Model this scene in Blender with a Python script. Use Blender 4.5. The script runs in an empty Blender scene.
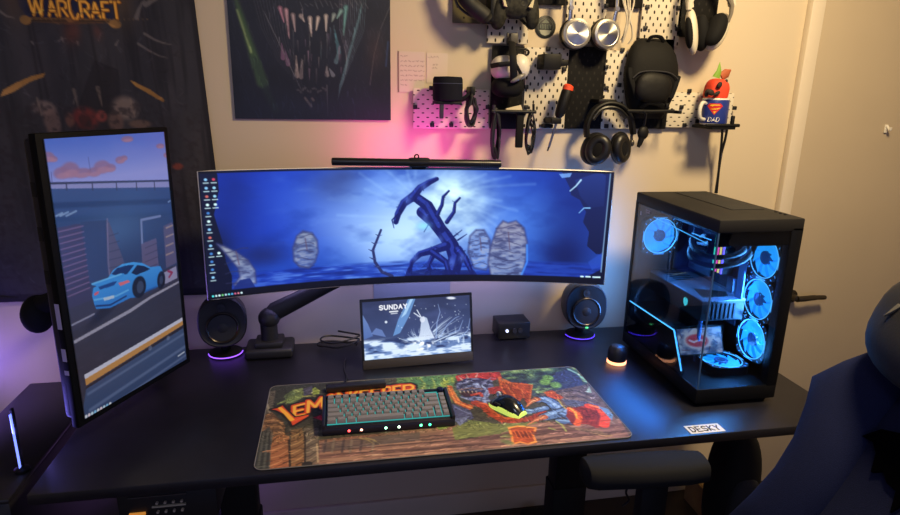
import bpy, bmesh, math, random
import numpy as np
from mathutils import Vector, Matrix, Euler
random.seed(7)
PI = math.pi
SC = bpy.context.scene
COL = SC.collection
WALL = .03      # front face of the back wall
DESK = .74      # top of the desk

# ------------------------------------------------------------------ materials
def lin(c):
    c = [x/255. for x in c]
    return tuple(x/12.92 if x <= .04045 else ((x+.055)/1.055)**2.4 for x in c)
MC = {}
def mat(name, col=(128,128,128), rough=.5, metal=0, emit=None, es=0, var=0, nscale=60, bump=0, spec=.5, coat=0):
    if name in MC: return MC[name]
    m = bpy.data.materials.new(name); m.use_nodes = True
    nt = m.node_tree; b = nt.nodes['Principled BSDF']
    L = lin(col)
    b.inputs['Base Color'].default_value = (*L, 1)
    b.inputs['Roughness'].default_value = rough
    b.inputs['Metallic'].default_value = metal
    b.inputs['Specular IOR Level'].default_value = spec
    if coat: b.inputs['Coat Weight'].default_value = coat
    if emit:
        b.inputs['Emission Color'].default_value = (*lin(emit), 1)
        b.inputs['Emission Strength'].default_value = es
    if var or bump:
        tc = nt.nodes.new('ShaderNodeTexCoord'); n = nt.nodes.new('ShaderNodeTexNoise')
        n.inputs['Scale'].default_value = nscale; n.inputs['Detail'].default_value = 4
        nt.links.new(tc.outputs['Object'], n.inputs['Vector'])
        if var:
            r = nt.nodes.new('ShaderNodeValToRGB')
            r.color_ramp.elements[0].position = .3; r.color_ramp.elements[1].position = .7
            r.color_ramp.elements[0].color = (*[x*(1-var) for x in L], 1)
            r.color_ramp.elements[1].color = (*[min(1, x*(1+var)) for x in L], 1)
            nt.links.new(n.outputs['Fac'], r.inputs['Fac']); nt.links.new(r.outputs['Color'], b.inputs['Base Color'])
        if bump:
            bp = nt.nodes.new('ShaderNodeBump'); bp.inputs['Strength'].default_value = bump; bp.inputs['Distance'].default_value = .002
            nt.links.new(n.outputs['Fac'], bp.inputs['Height']); nt.links.new(bp.outputs['Normal'], b.inputs['Normal'])
    MC[name] = m
    return m
def art_mat(name, screen=0, rough=.5):
    m = bpy.data.materials.new(name); m.use_nodes = True
    nt = m.node_tree; b = nt.nodes['Principled BSDF']
    a = nt.nodes.new('ShaderNodeAttribute'); a.attribute_name = 'art'
    b.inputs['Roughness'].default_value = rough
    if screen:
        b.inputs['Base Color'].default_value = (.004, .004, .005, 1)
        nt.links.new(a.outputs['Color'], b.inputs['Emission Color']); b.inputs['Emission Strength'].default_value = screen
    else:
        nt.links.new(a.outputs['Color'], b.inputs['Base Color'])
    return m
def glass_mat(name, tint=(190,200,215), refl=.06):
    m = bpy.data.materials.new(name); m.use_nodes = True
    nt = m.node_tree; nt.nodes.remove(nt.nodes['Principled BSDF']); out = nt.nodes['Material Output']
    t = nt.nodes.new('ShaderNodeBsdfTransparent'); t.inputs['Color'].default_value = (*lin(tint), 1)
    g = nt.nodes.new('ShaderNodeBsdfGlossy'); g.inputs['Roughness'].default_value = .01
    mx = nt.nodes.new('ShaderNodeMixShader'); lw = nt.nodes.new('ShaderNodeLayerWeight'); lw.inputs['Blend'].default_value = .5
    pw = nt.nodes.new('ShaderNodeMath'); pw.operation = 'POWER'; pw.inputs[1].default_value = 4.; nt.links.new(lw.outputs['Facing'], pw.inputs[0])
    ad = nt.nodes.new('ShaderNodeMath'); ad.operation = 'ADD'; ad.inputs[1].default_value = refl*.6; nt.links.new(pw.outputs[0], ad.inputs[0])
    nt.links.new(ad.outputs[0], mx.inputs['Fac']); nt.links.new(t.outputs[0], mx.inputs[1]); nt.links.new(g.outputs[0], mx.inputs[2])
    nt.links.new(mx.outputs[0], out.inputs['Surface'])
    return m
def peg_mat(name, col, hole, dx, dz, hw, hh, rough=.5):
    """board with a staggered pattern of slots"""
    m = mat(name, col, rough, spec=.2); nt = m.node_tree; b = nt.nodes['Principled BSDF']
    tc = nt.nodes.new('ShaderNodeTexCoord'); sx = nt.nodes.new('ShaderNodeSeparateXYZ'); nt.links.new(tc.outputs['Object'], sx.inputs[0])
    def M(op, a, bb=None):
        n = nt.nodes.new('ShaderNodeMath'); n.operation = op
        for k, v in enumerate((a, bb)):
            if v is None: continue
            if isinstance(v, (int, float)): n.inputs[k].default_value = v
            else: nt.links.new(v, n.inputs[k])
        return n.outputs[0]
    Z = M('DIVIDE', sx.outputs['Z'], dz); row = M('FLOOR', Z)
    sh = M('MULTIPLY', M('FLOORED_MODULO', row, 2.), .5)
    X = M('ADD', M('DIVIDE', sx.outputs['X'], dx), sh)
    fx = M('MULTIPLY', M('ABSOLUTE', M('SUBTRACT', M('FRACT', X), .5)), dx/hw)
    fz = M('MULTIPLY', M('ABSOLUTE', M('SUBTRACT', M('FRACT', Z), .5)), dz/hh)
    s = M('LESS_THAN', M('ADD', M('POWER', fx, 3.), M('POWER', fz, 3.)), 1.)
    mx = nt.nodes.new('ShaderNodeMix'); mx.data_type = 'RGBA'
    nt.links.new(s, mx.inputs[0]); mx.inputs[6].default_value = (*lin(col), 1); mx.inputs[7].default_value = (*lin(hole), 1)
    nt.links.new(mx.outputs[2], b.inputs['Base Color'])
    return m
BLK = mat('black_plastic', (14,14,16), .55, spec=.25)
BLKG = mat('black_gloss', (14,14,17), .2)
BLKM = mat('black_matte', (14,14,16), .8, spec=.2, bump=.15, nscale=300)
DGREY = mat('dark_grey_plastic', (44,44,47), .5)
GREY = mat('grey_plastic', (105,105,108), .5)
WHT = mat('white_plastic', (218,212,200), .45)
SILV = mat('brushed_silver', (200,198,192), .28, 1)
_n = SILV.node_tree; _t = _n.nodes.new('ShaderNodeTangent'); _t.direction_type = 'RADIAL'; _t.axis = 'Y'
_n.links.new(_t.outputs[0], _n.nodes['Principled BSDF'].inputs['Tangent']); _n.nodes['Principled BSDF'].inputs['Anisotropic'].default_value = .85
STEEL = mat('steel', (150,150,155), .3, 1)
FAB = mat('black_fabric', (24,25,32), .9, var=.25, nscale=400, bump=.4)
LEATH = mat('black_leather', (20,19,19), .42, bump=.35, nscale=120)
CABLE = mat('black_cable', (15,15,17), .5)
WCABLE = mat('white_cable', (205,195,175), .5)

# ------------------------------------------------------------------ mesh builder
def smooth(pts, n=6, closed=False):
    P = [Vector(p) for p in pts]; out = []; N = len(P)
    rng = N if closed else N-1
    for i in range(rng):
        if closed: a, b, c, d = P[i-1], P[i], P[(i+1) % N], P[(i+2) % N]
        else: a, b, c, d = P[max(i-1,0)], P[i], P[i+1], P[min(i+2,N-1)]
        for k in range(n):
            t = k/n
            out.append(.5*((2*b)+(c-a)*t+(2*a-5*b+4*c-d)*t*t+(3*b-a-3*c+d)*t**3))
    if not closed: out.append(P[-1])
    return out
class MB:
    def __init__(s): s.bm = bmesh.new(); s.mi = 0
    def _tag(s, fs):
        for f in fs: f.material_index = s.mi
        return s
    def box(s, c, d, rot=None, bev=0, seg=2):
        g = bmesh.ops.create_cube(s.bm, size=1); vs = g['verts']
        for v in vs: v.co = Vector((v.co.x*d[0], v.co.y*d[1], v.co.z*d[2]))
        fs = set(f for v in vs for f in v.link_faces)
        if bev:
            es = list(set(e for v in vs for e in v.link_edges))
            r = bmesh.ops.bevel(s.bm, geom=es, offset=min(bev, min(d)*.49), segments=seg, affect='EDGES', profile=.5)
            vs = list(set(r['verts'])|set(v for v in vs if v.is_valid))
            fs = set(f for v in vs for f in v.link_faces)
        R = Euler(rot).to_matrix() if rot and not isinstance(rot, Matrix) else (rot or Matrix.Identity(3))
        for v in set(v for f in fs for v in f.verts): v.co = R @ v.co + Vector(c)
        return s._tag(fs)
    def ring_loft(s, rings, caps=True, closed=False):
        """rings: lists of points with equal counts, joined in order"""
        V = [[s.bm.verts.new(p) for p in r] for r in rings]; n = len(V[0]); fs = []
        R = len(V) if closed else len(V)-1
        for i in range(R):
            A, B = V[i], V[(i+1) % len(V)]
            for k in range(n):
                try: fs.append(s.bm.faces.new((A[k], A[(k+1) % n], B[(k+1) % n], B[k])))
                except ValueError: pass
        if caps and not closed:
            fs.append(s.bm.faces.new(list(reversed(V[0])))); fs.append(s.bm.faces.new(V[-1]))
        return s._tag(fs)
    def tube(s, pts, r, seg=8, closed=False, flat=1.):
        P = [Vector(p) for p in pts]; N = len(P)
        rad = [r]*N if isinstance(r, (int, float)) else r
        T = []
        for i in range(N):
            a = P[i-1] if (i or closed) else P[0]; b = P[(i+1) % N] if (i < N-1 or closed) else P[-1]
            d = (b-a); T.append(d.normalized() if d.length > 1e-9 else Vector((0,0,1)))
        u = T[0].cross(Vector((0,1,0)))
        if u.length < .1: u = T[0].cross(Vector((1,0,0)))
        u.normalize(); rings = []
        for i in range(N):
            u = (u - T[i]*u.dot(T[i]))
            u = u.normalized() if u.length > 1e-6 else T[i].orthogonal().normalized()
            w = T[i].cross(u)
            rings.append([P[i]+(u*math.cos(a)+w*flat*math.sin(a))*rad[i] for a in [2*PI*k/seg for k in range(seg)]])
        return s.ring_loft(rings, not closed, closed)
    def cyl(s, p0, p1, r0, r1=None, seg=24):
        return s.tube([p0, p1], [r0, r0 if r1 is None else r1], seg)
    def lathe(s, prof, c=(0,0,0), axis=(0,0,1), seg=32, sx=1, sy=1):
        """profile (r, h) about an axis through c; ends at r=0 close themselves"""
        A = Vector(axis).normalized(); q = Vector((0,0,1)).rotation_difference(A).to_matrix()
        rings = [[q @ Vector((max(r,1e-4)*math.cos(2*PI*k/seg)*sx, max(r,1e-4)*math.sin(2*PI*k/seg)*sy, h))+Vector(c) for k in range(seg)] for r, h in prof]
        return s.ring_loft(rings, True)
    def sph(s, c, d, seg=24, rings=14, rot=None, e=1.):
        R = Euler(rot).to_matrix() if rot else Matrix.Identity(3); rr = []
        sg = lambda v: math.copysign(abs(v)**e, v)
        for i in range(rings+1):
            t = -PI/2+PI*i/rings; t = max(-PI/2+.04, min(PI/2-.04, t))
            rr.append([R @ Vector((d[0]*sg(math.cos(t))*sg(math.cos(a)), d[1]*sg(math.cos(t))*sg(math.sin(a)), d[2]*sg(math.sin(t))))+Vector(c) for a in [2*PI*k/seg for k in range(seg)]])
        return s.ring_loft(rr, True)
    def prism(s, poly, a, b, plane='xz'):
        """polygon given in a plane, thickened from a to b along the third axis"""
        def pt(p, d):
            return (p[0], d, p[1]) if plane == 'xz' else (p[0], p[1], d) if plane == 'xy' else (d, p[0], p[1])
        return s.ring_loft([[pt(p, a) for p in poly], [pt(p, b) for p in poly]])
    def torus(s, c, R, r, axis=(0,1,0), seg=40, tseg=10, a0=0, a1=2*PI, flat=1., sx=1, sy=1):
        q = Vector((0,0,1)).rotation_difference(Vector(axis).normalized()).to_matrix()
        full = abs(a1-a0-2*PI) < 1e-6; n = seg if full else seg+1
        pts = [q @ Vector((R*sx*math.cos(a0+(a1-a0)*k/seg), R*sy*math.sin(a0+(a1-a0)*k/seg), 0))+Vector(c) for k in range(n)]
        return s.tube(pts, r, tseg, full, flat)
    def mesh(s, name, mats, M=None, sharp=35):
        if M is not None: s.bm.transform(M)
        bmesh.ops.recalc_face_normals(s.bm, faces=s.bm.faces[:])
        me = bpy.data.meshes.new(name); s.bm.to_mesh(me); s.bm.free()
        for m in (mats if isinstance(mats, (list, tuple)) else [mats]): me.materials.append(m)
        me.polygons.foreach_set('use_smooth', [True]*len(me.polygons))
        me.set_sharp_from_angle(angle=math.radians(sharp)); me.update()
        return me
def LOC(o):
    """rest matrix of a thing (its parts are drawn in world coordinates and moved under it)"""
    while o.parent: o = o.parent
    return Matrix.LocRotScale(o.location, o.rotation_euler, None)
def tag(o, label, cat, group=None, kind=None):
    if label: o['label'] = label
    if cat: o['category'] = cat
    if group: o['group'] = group
    if kind: o['kind'] = kind
    return o
def thing(name, label, cat, loc=(0,0,0), rot=(0,0,0), group=None):
    o = bpy.data.objects.new(name, None); COL.objects.link(o); o.empty_display_size = .02
    o.location = loc; o.rotation_euler = rot
    return tag(o, label, cat, group)
def part(name, mb, mats, parent=None, world=True, label=None, sharp=35):
    M = LOC(parent).inverted() if (parent and world) else None
    o = bpy.data.objects.new(name, mb.mesh(name, mats, M, sharp)); COL.objects.link(o)
    if parent: o.parent = parent
    if label: o['label'] = label
    return o
def solo(name, mb, mats, label, cat, group=None, loc=None, sharp=35):
    """a thing that is a single mesh, drawn in world coordinates with its origin at loc"""
    M = Matrix.Translation(-Vector(loc)) if loc else None
    o = bpy.data.objects.new(name, mb.mesh(name, mats, M, sharp)); COL.objects.link(o)
    if loc: o.location = loc
    return tag(o, label, cat, group)
def struct(name, mb, mats, parent=None):
    o = part(name, mb, mats, parent)
    if not parent: o['kind'] = 'structure'
    return o
def kids(o): return [c for c in COL.objects if c.parent == o]
def copy_tree(o, parent=None):
    c = o.copy(); COL.objects.link(c)
    if parent: c.parent = parent
    for ch in kids(o): copy_tree(ch, c)
    return c

# ------------------------------------------------------------------ flat artwork (posters, prints, screens)
class Canvas:
    """colours of a printed or displayed picture, sampled on the vertices of a fine grid.
    Coordinates are metres on the sheet: x to the right, y down from the upper left corner."""
    def __init__(s, w, h, step, base):
        s.w, s.h = w, h; s.nx = int(round(w/step)); s.ny = int(round(h/step)); s.st = step
        sx = w/s.nx/2; sy = h/s.ny/2
        s.xs = (np.arange(2*(s.nx+1))-.5)*sx; s.ys = (np.arange(2*(s.ny+1))-.5)*sy
        s.X, s.Y = np.meshgrid(s.xs, s.ys); s.c = np.empty(s.X.shape+(3,), np.float32); s.c[:] = base
        s.aa = step*.5
    def box(s, x0, x1, y0, y1):
        i0, i1 = np.searchsorted(s.xs, (x0, x1)); j0, j1 = np.searchsorted(s.ys, (y0, y1))
        return slice(max(j0-1,0), j1+1), slice(max(i0-1,0), i1+1)
    def mix(s, sl, m, col):
        m = m[..., None]; col = np.asarray(col, np.float32)
        s.c[sl] = s.c[sl]*(1-m)+col*m
    def grad(s, y0, c0, y1, c1, x0=-9, x1=9):
        sl = s.box(x0, x1, y0, y1); t = np.clip((s.Y[sl]-y0)/(y1-y0), 0, 1)[..., None]
        s.c[sl] = np.asarray(c0)*(1-t)+np.asarray(c1)*t
    def poly(s, pts, col, a=1., col2=None, tex=None):
        P = np.asarray(pts, float); sl = s.box(P[:,0].min(), P[:,0].max(), P[:,1].min(), P[:,1].max())
        X, Y = s.X[sl], s.Y[sl]; ins = np.zeros(X.shape, bool); n = len(P)
        for i in range(n):
            x0, y0 = P[i-1]; x1, y1 = P[i]
            if y0 == y1: continue
            ins ^= ((y0 > Y) != (y1 > Y)) & (X < (x1-x0)*(Y-y0)/(y1-y0)+x0)
        m = ins*a
        if tex is not None: m = m*tex[sl]
        if col2 is not None:
            t = np.clip((Y-P[:,1].min())/(np.ptp(P[:,1])+1e-9), 0, 1)[..., None]
            s.mix(sl, m, np.asarray(col)*(1-t)+np.asarray(col2)*t)
        else: s.mix(sl, m, col)
    def line(s, pts, w, col, a=1., w2=None, soft=0):
        P = np.asarray(pts, float); w2 = w if w2 is None else w2; n = len(P)-1; ww = max(w, w2)+soft*2+s.st
        sl = s.box(P[:,0].min()-ww, P[:,0].max()+ww, P[:,1].min()-ww, P[:,1].max()+ww)
        X, Y = s.X[sl], s.Y[sl]; best = np.zeros(X.shape)
        for i in range(n):
            ax, ay = P[i]; bx, by = P[i+1]; dx, dy = bx-ax, by-ay; L = dx*dx+dy*dy+1e-12
            t = np.clip(((X-ax)*dx+(Y-ay)*dy)/L, 0, 1)
            d = np.hypot(X-ax-t*dx, Y-ay-t*dy); hw = (w+(w2-w)*(i+t)/n)/2
            best = np.maximum(best, np.clip((hw-d)/(s.aa+soft)+.5, 0, 1))
        s.mix(sl, best*a, col)
    def ell(s, c, rx, ry, col, a=1., rot=0, soft=.15):
        R = max(rx, ry)*(1+soft); sl = s.box(c[0]-R, c[0]+R, c[1]-R, c[1]+R)
        X, Y = s.X[sl]-c[0], s.Y[sl]-c[1]; co, si = math.cos(rot), math.sin(rot)
        d = np.hypot((X*co+Y*si)/rx, (-X*si+Y*co)/ry)
        s.mix(sl, np.clip((1+soft/2-d)/soft, 0, 1)*a, col)
    def glow(s, c, rx, ry, col, a=1., rot=0):
        X, Y = s.X-c[0], s.Y-c[1]; co, si = math.cos(rot), math.sin(rot)
        d = ((X*co+Y*si)/rx)**2+((-X*si+Y*co)/ry)**2
        s.mix((slice(None), slice(None)), np.exp(-d)*a, col)
    def noise(s, lx, ly, seed, octv=3):
        rg = np.random.RandomState(seed); out = 0; amp = 1; tot = 0
        for o in range(octv):
            gx = s.X/lx; gy = s.Y/ly; nx = int(s.w/lx)+4; ny = int(s.h/ly)+4
            g = rg.rand(ny, nx); ix = np.clip(np.floor(gx).astype(int)+1, 0, nx-2); iy = np.clip(np.floor(gy).astype(int)+1, 0, ny-2)
            fx = gx-np.floor(gx); fy = gy-np.floor(gy); fx = fx*fx*(3-2*fx); fy = fy*fy*(3-2*fy)
            out = out+amp*((g[iy,ix]*(1-fx)+g[iy,ix+1]*fx)*(1-fy)+(g[iy+1,ix]*(1-fx)+g[iy+1,ix+1]*fx)*fy)
            tot += amp; amp *= .5; lx *= .5; ly *= .5
        return out/tot
    def wash(s, n, col, lo, hi, a=1., region=None):
        m = np.clip((n-lo)/(hi-lo), 0, 1)*a
        if region is not None: m = m*region
        s.mix((slice(None), slice(None)), m, col)
    def strokes(s, n, L, w, seed, x0=0, x1=9, y0=0, y1=9, lo=.62, hi=1.45, a=.7, ang=None, maxsum=999):
        """short brush strokes that lighten or darken the colour already there"""
        r = random.Random(seed); f = s.noise(.05,.05,seed,2); x1 = min(x1, s.w); y1 = min(y1, s.h)
        for _ in range(n):
            x, y = r.uniform(x0,x1), r.uniform(y0,y1); j = min(len(s.ys)-1, np.searchsorted(s.ys, y)); i = min(len(s.xs)-1, np.searchsorted(s.xs, x))
            
            if s.c[j,i].sum() > maxsum: continue
            t = (f[j,i]*4*PI if ang is None else ang+r.uniform(-.3,.3)); l = r.uniform(.4,1)*L; k = r.choice((lo, hi))*r.uniform(.9,1.1)
            col = np.clip(s.c[j,i]*k+(8 if k > 1 else 0), 0, 255)
            s.line([(x-l*math.cos(t)/2, y-l*math.sin(t)/2),(x+l*.1*math.sin(t), y-l*.1*math.cos(t)),(x+l*math.cos(t)/2, y+l*math.sin(t)/2)], w*r.uniform(.6,1.2), col, a, w2=w*.3)
    def text(s, txt, x, y, h, w, gap, col, th, a=1., slant=0, rise=0, grow=0, outline=None, ow=0, col2=None):
        """stroke lettering, x y = lower left of the first letter"""
        for rnd in ((0, 1) if outline is not None else (1,)):
            cx, cy = x, y
            for i, ch in enumerate(txt):
                hh = h*(1+grow*i)
                for st in FONT.get(ch, ()):
                    P = [(cx+px*w+slant*py*hh, cy-py*hh) for px, py in st]
                    if rnd == 0: s.line(P, th+ow, outline, a)
                    else:
                        s.line(P, th, col, a)
                        if col2 is not None: s.line(P, th*.5, col2, a)
                cx += w+gap; cy -= rise
    def build(s, name, m, parent, pos):
        c = (s.c[0::2,0::2]+s.c[1::2,0::2]+s.c[0::2,1::2]+s.c[1::2,1::2])/4/255.
        c = np.clip(c, 0, 1); L = np.where(c <= .04045, c/12.92, ((c+.055)/1.055)**2.4)
        nx, ny = s.nx, s.ny; u = np.linspace(0, s.w, nx+1); v = np.linspace(0, s.h, ny+1); U, V = np.meshgrid(u, v)
        P = pos(U.ravel(), V.ravel())
        M = np.array(LOC(parent).inverted()); P = P@M[:3,:3].T+M[:3,3]
        me = bpy.data.meshes.new(name); nv = (nx+1)*(ny+1); nf = nx*ny
        me.vertices.add(nv); me.vertices.foreach_set('co', P.astype(np.float32).ravel())
        i = np.arange(nv).reshape(ny+1, nx+1)
        F = np.stack([i[:-1,:-1], i[1:,:-1], i[1:,1:], i[:-1,1:]], -1).reshape(-1)
        me.loops.add(nf*4); me.loops.foreach_set('vertex_index', F.astype(np.int32))
        me.polygons.add(nf); me.polygons.foreach_set('loop_start', np.arange(0, nf*4, 4, dtype=np.int32))
        at = me.color_attributes.new('art', 'FLOAT_COLOR', 'POINT')
        at.data.foreach_set('color', np.concatenate([L.reshape(-1,3), np.ones((nv,1))], 1).astype(np.float32).ravel())
        me.materials.append(m); me.update(calc_edges=True); me.validate()
        me.polygons.foreach_set('use_smooth', [True]*nf)
        o = bpy.data.objects.new(name, me); COL.objects.link(o); o.parent = parent
        return o
FONT = {
 'A': [[(0,0),(.5,1),(1,0)], [(.2,.35),(.8,.35)]],
 'C': [[(1,.8),(.75,1),(.3,1),(0,.7),(0,.3),(.3,0),(.75,0),(1,.2)]],
 'D': [[(0,0),(0,1),(.6,1),(1,.7),(1,.3),(.6,0),(0,0)]],
 'E': [[(1,0),(0,0),(0,1),(1,1)], [(0,.5),(.8,.5)]],
 'F': [[(0,0),(0,1),(1,1)], [(0,.5),(.75,.5)]],
 'K': [[(0,0),(0,1)], [(1,1),(0,.45),(1,0)]],
 'L': [[(0,1),(0,0),(1,0)]],
 'M': [[(0,0),(.05,1),(.5,.3),(.95,1),(1,0)]],
 'N': [[(0,0),(0,1),(1,0),(1,1)]],
 'O': [[(.5,1),(.1,.8),(0,.5),(.1,.2),(.5,0),(.9,.2),(1,.5),(.9,.8),(.5,1)]],
 'P': [[(0,0),(0,1),(.7,1),(1,.85),(1,.6),(.7,.45),(0,.45)]],
 'R': [[(0,0),(0,1),(.7,1),(1,.85),(1,.6),(.7,.48),(0,.48)], [(.45,.48),(1,0)]],
 'S': [[(1,.85),(.7,1),(.3,1),(0,.8),(.05,.6),(.95,.4),(1,.2),(.7,0),(.3,0),(0,.15)]],
 'T': [[(0,1),(1,1)], [(.5,1),(.5,0)]],
 'U': [[(0,1),(0,.25),(.3,0),(.7,0),(1,.25),(1,1)]],
 'W': [[(0,1),(.25,0),(.5,.7),(.75,0),(1,1)]],
 'Y': [[(0,1),(.5,.5),(1,1)], [(.5,.5),(.5,0)]],
}
def trace(H, pts):
    """points traced on a flat sheet of artwork -> metres on that sheet"""
    def f(p):
        w = H[6]*p[0]+H[7]*p[1]+H[8]; return ((H[0]*p[0]+H[1]*p[1]+H[2])/w, (H[3]*p[0]+H[4]*p[1]+H[5])/w)
    return f(pts) if isinstance(pts, tuple) else [f(p) for p in pts]
H_BAN = (0.00232856,-0.000504024,0.31099,-0.000162979,0.00241072,0.237579,-0.000249509,-0.000361031,1)
H_ALI = (0.00255038,-0.000183068,-0.57801,-0.00017795,0.00238906,0.297579,-0.000249509,-0.000361031,1)
H_POR = (0.0019774,-0.000292666,-0.0438062,0.000102866,0.00171602,-0.243113,-0.00159773,-0.000126154,1)
H_PAD = (-0.0100939,-0.00211365,3.54657,-0.0014759,-0.0226209,9.13229,0.000245673,-0.012282,1)
H_PB = (0.00249318,-0.000122171,-0.859484,0.00017279,0.00254973,-0.827108,-0.000291446,-0.000144243,1)
H_WALL = (0.00256818,-1.36999e-05,-1.0069,-0.000337946,-0.00303742,1.75466,-0.000249509,-0.000361031,1)
def flat_xz(x0, z1, Y, shear=0):
    return lambda u, v: np.stack([x0+u+shear*v, np.full_like(u, Y), z1-v], 1)
def pose(c, r):
    """local x right, y away, z up -> world"""
    yaw, tilt, roll = r
    R = Matrix.Rotation(yaw,3,'Z') @ Matrix.Rotation(tilt,3,'X') @ Matrix.Rotation(roll,3,'Y')
    return Matrix.Translation(c) @ R.to_4x4()
def flat_pose(c, r, w, h, off=0):
    M = np.array(pose(c, r))
    def f(u, v):
        L = np.stack([u-w/2, np.full_like(u, off), h/2-v], 1); return L@M[:3,:3].T+M[:3,3]
    return f

# ================================================================== the room
o = struct('floor', MB().box((.3,-1.3,-.01),(5.0,5.4,.02)), mat('floor_wood', (52,40,30), .55, var=.25, nscale=9))
wallm = mat('wall_paint', (200,184,158), .85, bump=.08, nscale=250)
struct('wall_back', MB().box((.3,WALL+.05,1.3),(5.0,.1,2.6)), wallm)
struct('wall_left', MB().box((-2.25,-1.3,1.3),(.1,5.4,2.6)), wallm)
struct('wall_right', MB().box((2.85,-1.3,1.3),(.1,5.4,2.6)), wallm)
struct('ceiling', MB().box((.3,-1.3,2.64),(5.0,5.4,.08)), mat('ceiling_paint', (214,208,196), .9))
# door with its casing on the right of the desk
doorm = mat('door_paint', (172,156,132), .6, var=.03, nscale=3)
mb = MB().box((1.428,WALL-.012,1.03),(.05,.03,2.1), bev=.004)
struct('trim_1', mb, mat('casing_paint', (205,192,172), .5))
mb = MB().box((1.85,WALL-.006,2.1),(.9,.03,.06), bev=.004)
struct('trim_2', mb, mat('casing_paint'))
d = struct('door_1', MB().box((1.88,WALL-.004,1.03),(.84,.012,2.06), bev=.003), doorm)
hx, hz = 1.525, .82
mb = MB().lathe([(.004,0),(.024,.001),(.026,.006),(.012,.009),(.012,.04),(.004,.042)], (hx,WALL-.01,hz), (0,-1,0))
mb.tube(smooth([(hx,WALL-.05,hz),(hx+.03,WALL-.053,hz+.002),(hx+.07,WALL-.05,hz+.003),(hx+.12,WALL-.047,hz+.001)], 5), [.011]*6+[.0105]*5+[.009]*4+[.008], 12)
part('door_handle', mb, mat('dark_steel', (70,64,58), .35, .8), d)
mb = MB().box((1.797,WALL-.013,1.449),(.012,.006,.03), bev=.002).tube(smooth([(1.797,WALL-.016,1.46),(1.797,WALL-.03,1.445),(1.797,WALL-.034,1.455)],4), .004, 8)
part('coat_hook', mb, WHT, d)
struct('baseboard_back', MB().box((-.42,WALL-.007,.045),(3.5,.014,.09), bev=.003), mat('casing_paint'))

# ================================================================== desk
desk = thing('desk', 'black wooden desk with the white name sticker on its front edge', 'desk', (.16,-.35,0))
xl, xr, yf = -.812, 1.143, -.712
DT = mat('desk_laminate', (21,21,30), .38, var=.18, nscale=25)
part('desktop', MB().box(((xl+xr)/2,yf/2,DESK-.0125),(xr-xl,-yf,.025), bev=.002), DT, desk)
for x in (-.47, .52):
    part('leg', MB().box((x,-.33,.40),(.10,.07,.63), bev=.006).box((x,-.33,.19),(.11,.08,.34), bev=.006), BLK, desk)
    part('foot', MB().box((x,-.34,.02),(.09,.62,.035), bev=.012), BLK, desk)
    part('top_bracket', MB().box((x,-.34,.704),(.1,.54,.02), bev=.003), BLK, desk)
part('crossbeam', MB().box((.03,-.33,.69),(.95,.05,.035), bev=.003), BLK, desk)
# name sticker
bx0, bx1, by0, by1 = .678, .773, -.706, -.669
st = part('name_sticker', MB().box(((bx0+bx1)/2,(by0+by1)/2,DESK+.0006),(bx1-bx0,by1-by0,.0008)), mat('sticker_white', (205,203,200), .6), desk, label='white name sticker with black letters')
mb = MB(); cw = .0108
for i, ch in enumerate('DESKY'):
    for s_ in FONT[ch]:
        Q = [(bx0+.0085+i*.0167+p[0]*cw, by0+.008+p[1]*.021) for p in s_]
        for (xa, ya), (xb, yb) in zip(Q, Q[1:]):
            mb.box(((xa+xb)/2,(ya+yb)/2,DESK+.0012),(math.hypot(xb-xa,yb-ya)+.003,.0034,.0006), rot=(0,0,math.atan2(yb-ya,xb-xa)))
part('lettering', mb, mat('ink_black', (12,12,12), .6), st)

# ================================================================== wall hangings
# -- big dark banner
bw, bh = .816, 1.075
cv = Canvas(bw, bh, .0034, (36,36,43))
n1 = cv.noise(.05,.12,3); n2 = cv.noise(.015,.2,5)
cv.wash(n1, (48,46,52), .45, .8, .8); cv.wash(n2, (22,22,29), .55, .75, .7)
for px in (8,25,40,56,72): cv.line([(.3744,.2979),(.3758,.5495)] if px == 25 else [(.02+px*.009,.2),(.03+px*.0092,.62)], .006, (24,22,27), .6, soft=.003)
cv.poly([(.5284,.3841),(.5876,.4094),(.574,.5756),(.4366,.5767)], (20,18,26), .6)
# plate behind the lettering
cv.poly([(.3657,.1613),(.6123,.1488),(.6177,.2346),(.5924,.2769),(.377,.28),(.3575,.2481)], (16,22,52), .9)
cv.poly([(.3676,.2778),(.5825,.2747),(.5864,.2849),(.479,.294),(.3661,.288)], (98,70,38), .9, col2=(60,42,30))
cv.line([(.3714,.2853),(.5816,.2825)], .003, (30,22,20), .9)
for k in range(26): cv.ell(((.3718,.2827)[0]+k*.0125, (.3718,.2827)[1]-k*.0004), .002, .002, (120,92,60), .7)
cv.ell((.3689,.2854), .014, .012, (120,88,46)); cv.ell((.5964,.2871), .016, .012, (126,92,50)); cv.ell((.4839,.2759), .012, .012, (110,78,42))
cv.glow((.622,.2191), .03, .07, (70,56,44), .8); cv.glow((.3448,.2361), .03, .06, (66,52,44), .7)
lx, ly = (.3708,.2727); 
for k, (ch, w_, h_, dz) in enumerate([('W',.064,.072,0),('A',.034,.048,0),('R',.034,.050,0),('C',.034,.078,.008),('R',.034,.050,0),('A',.036,.048,0),('F',.03,.052,0),('T',.04,.054,0)]):
    wx = lx+.012+[0,.049,.076,.104,.132,.158,.187,.209][k]; w_ *= .6; h_ *= .78; dz *= .7
    for st_ in FONT[ch]:
        P = [(wx+a*w_, ly+dz-b*h_) for a, b in st_]
        cv.line(P, .0115, (46,26,16), .95)
        cv.line(P, .0075, (182,118,38), 1); cv.line([(a-.001,b-.001) for a,b in P], .0032, (226,170,72), .8)
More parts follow.
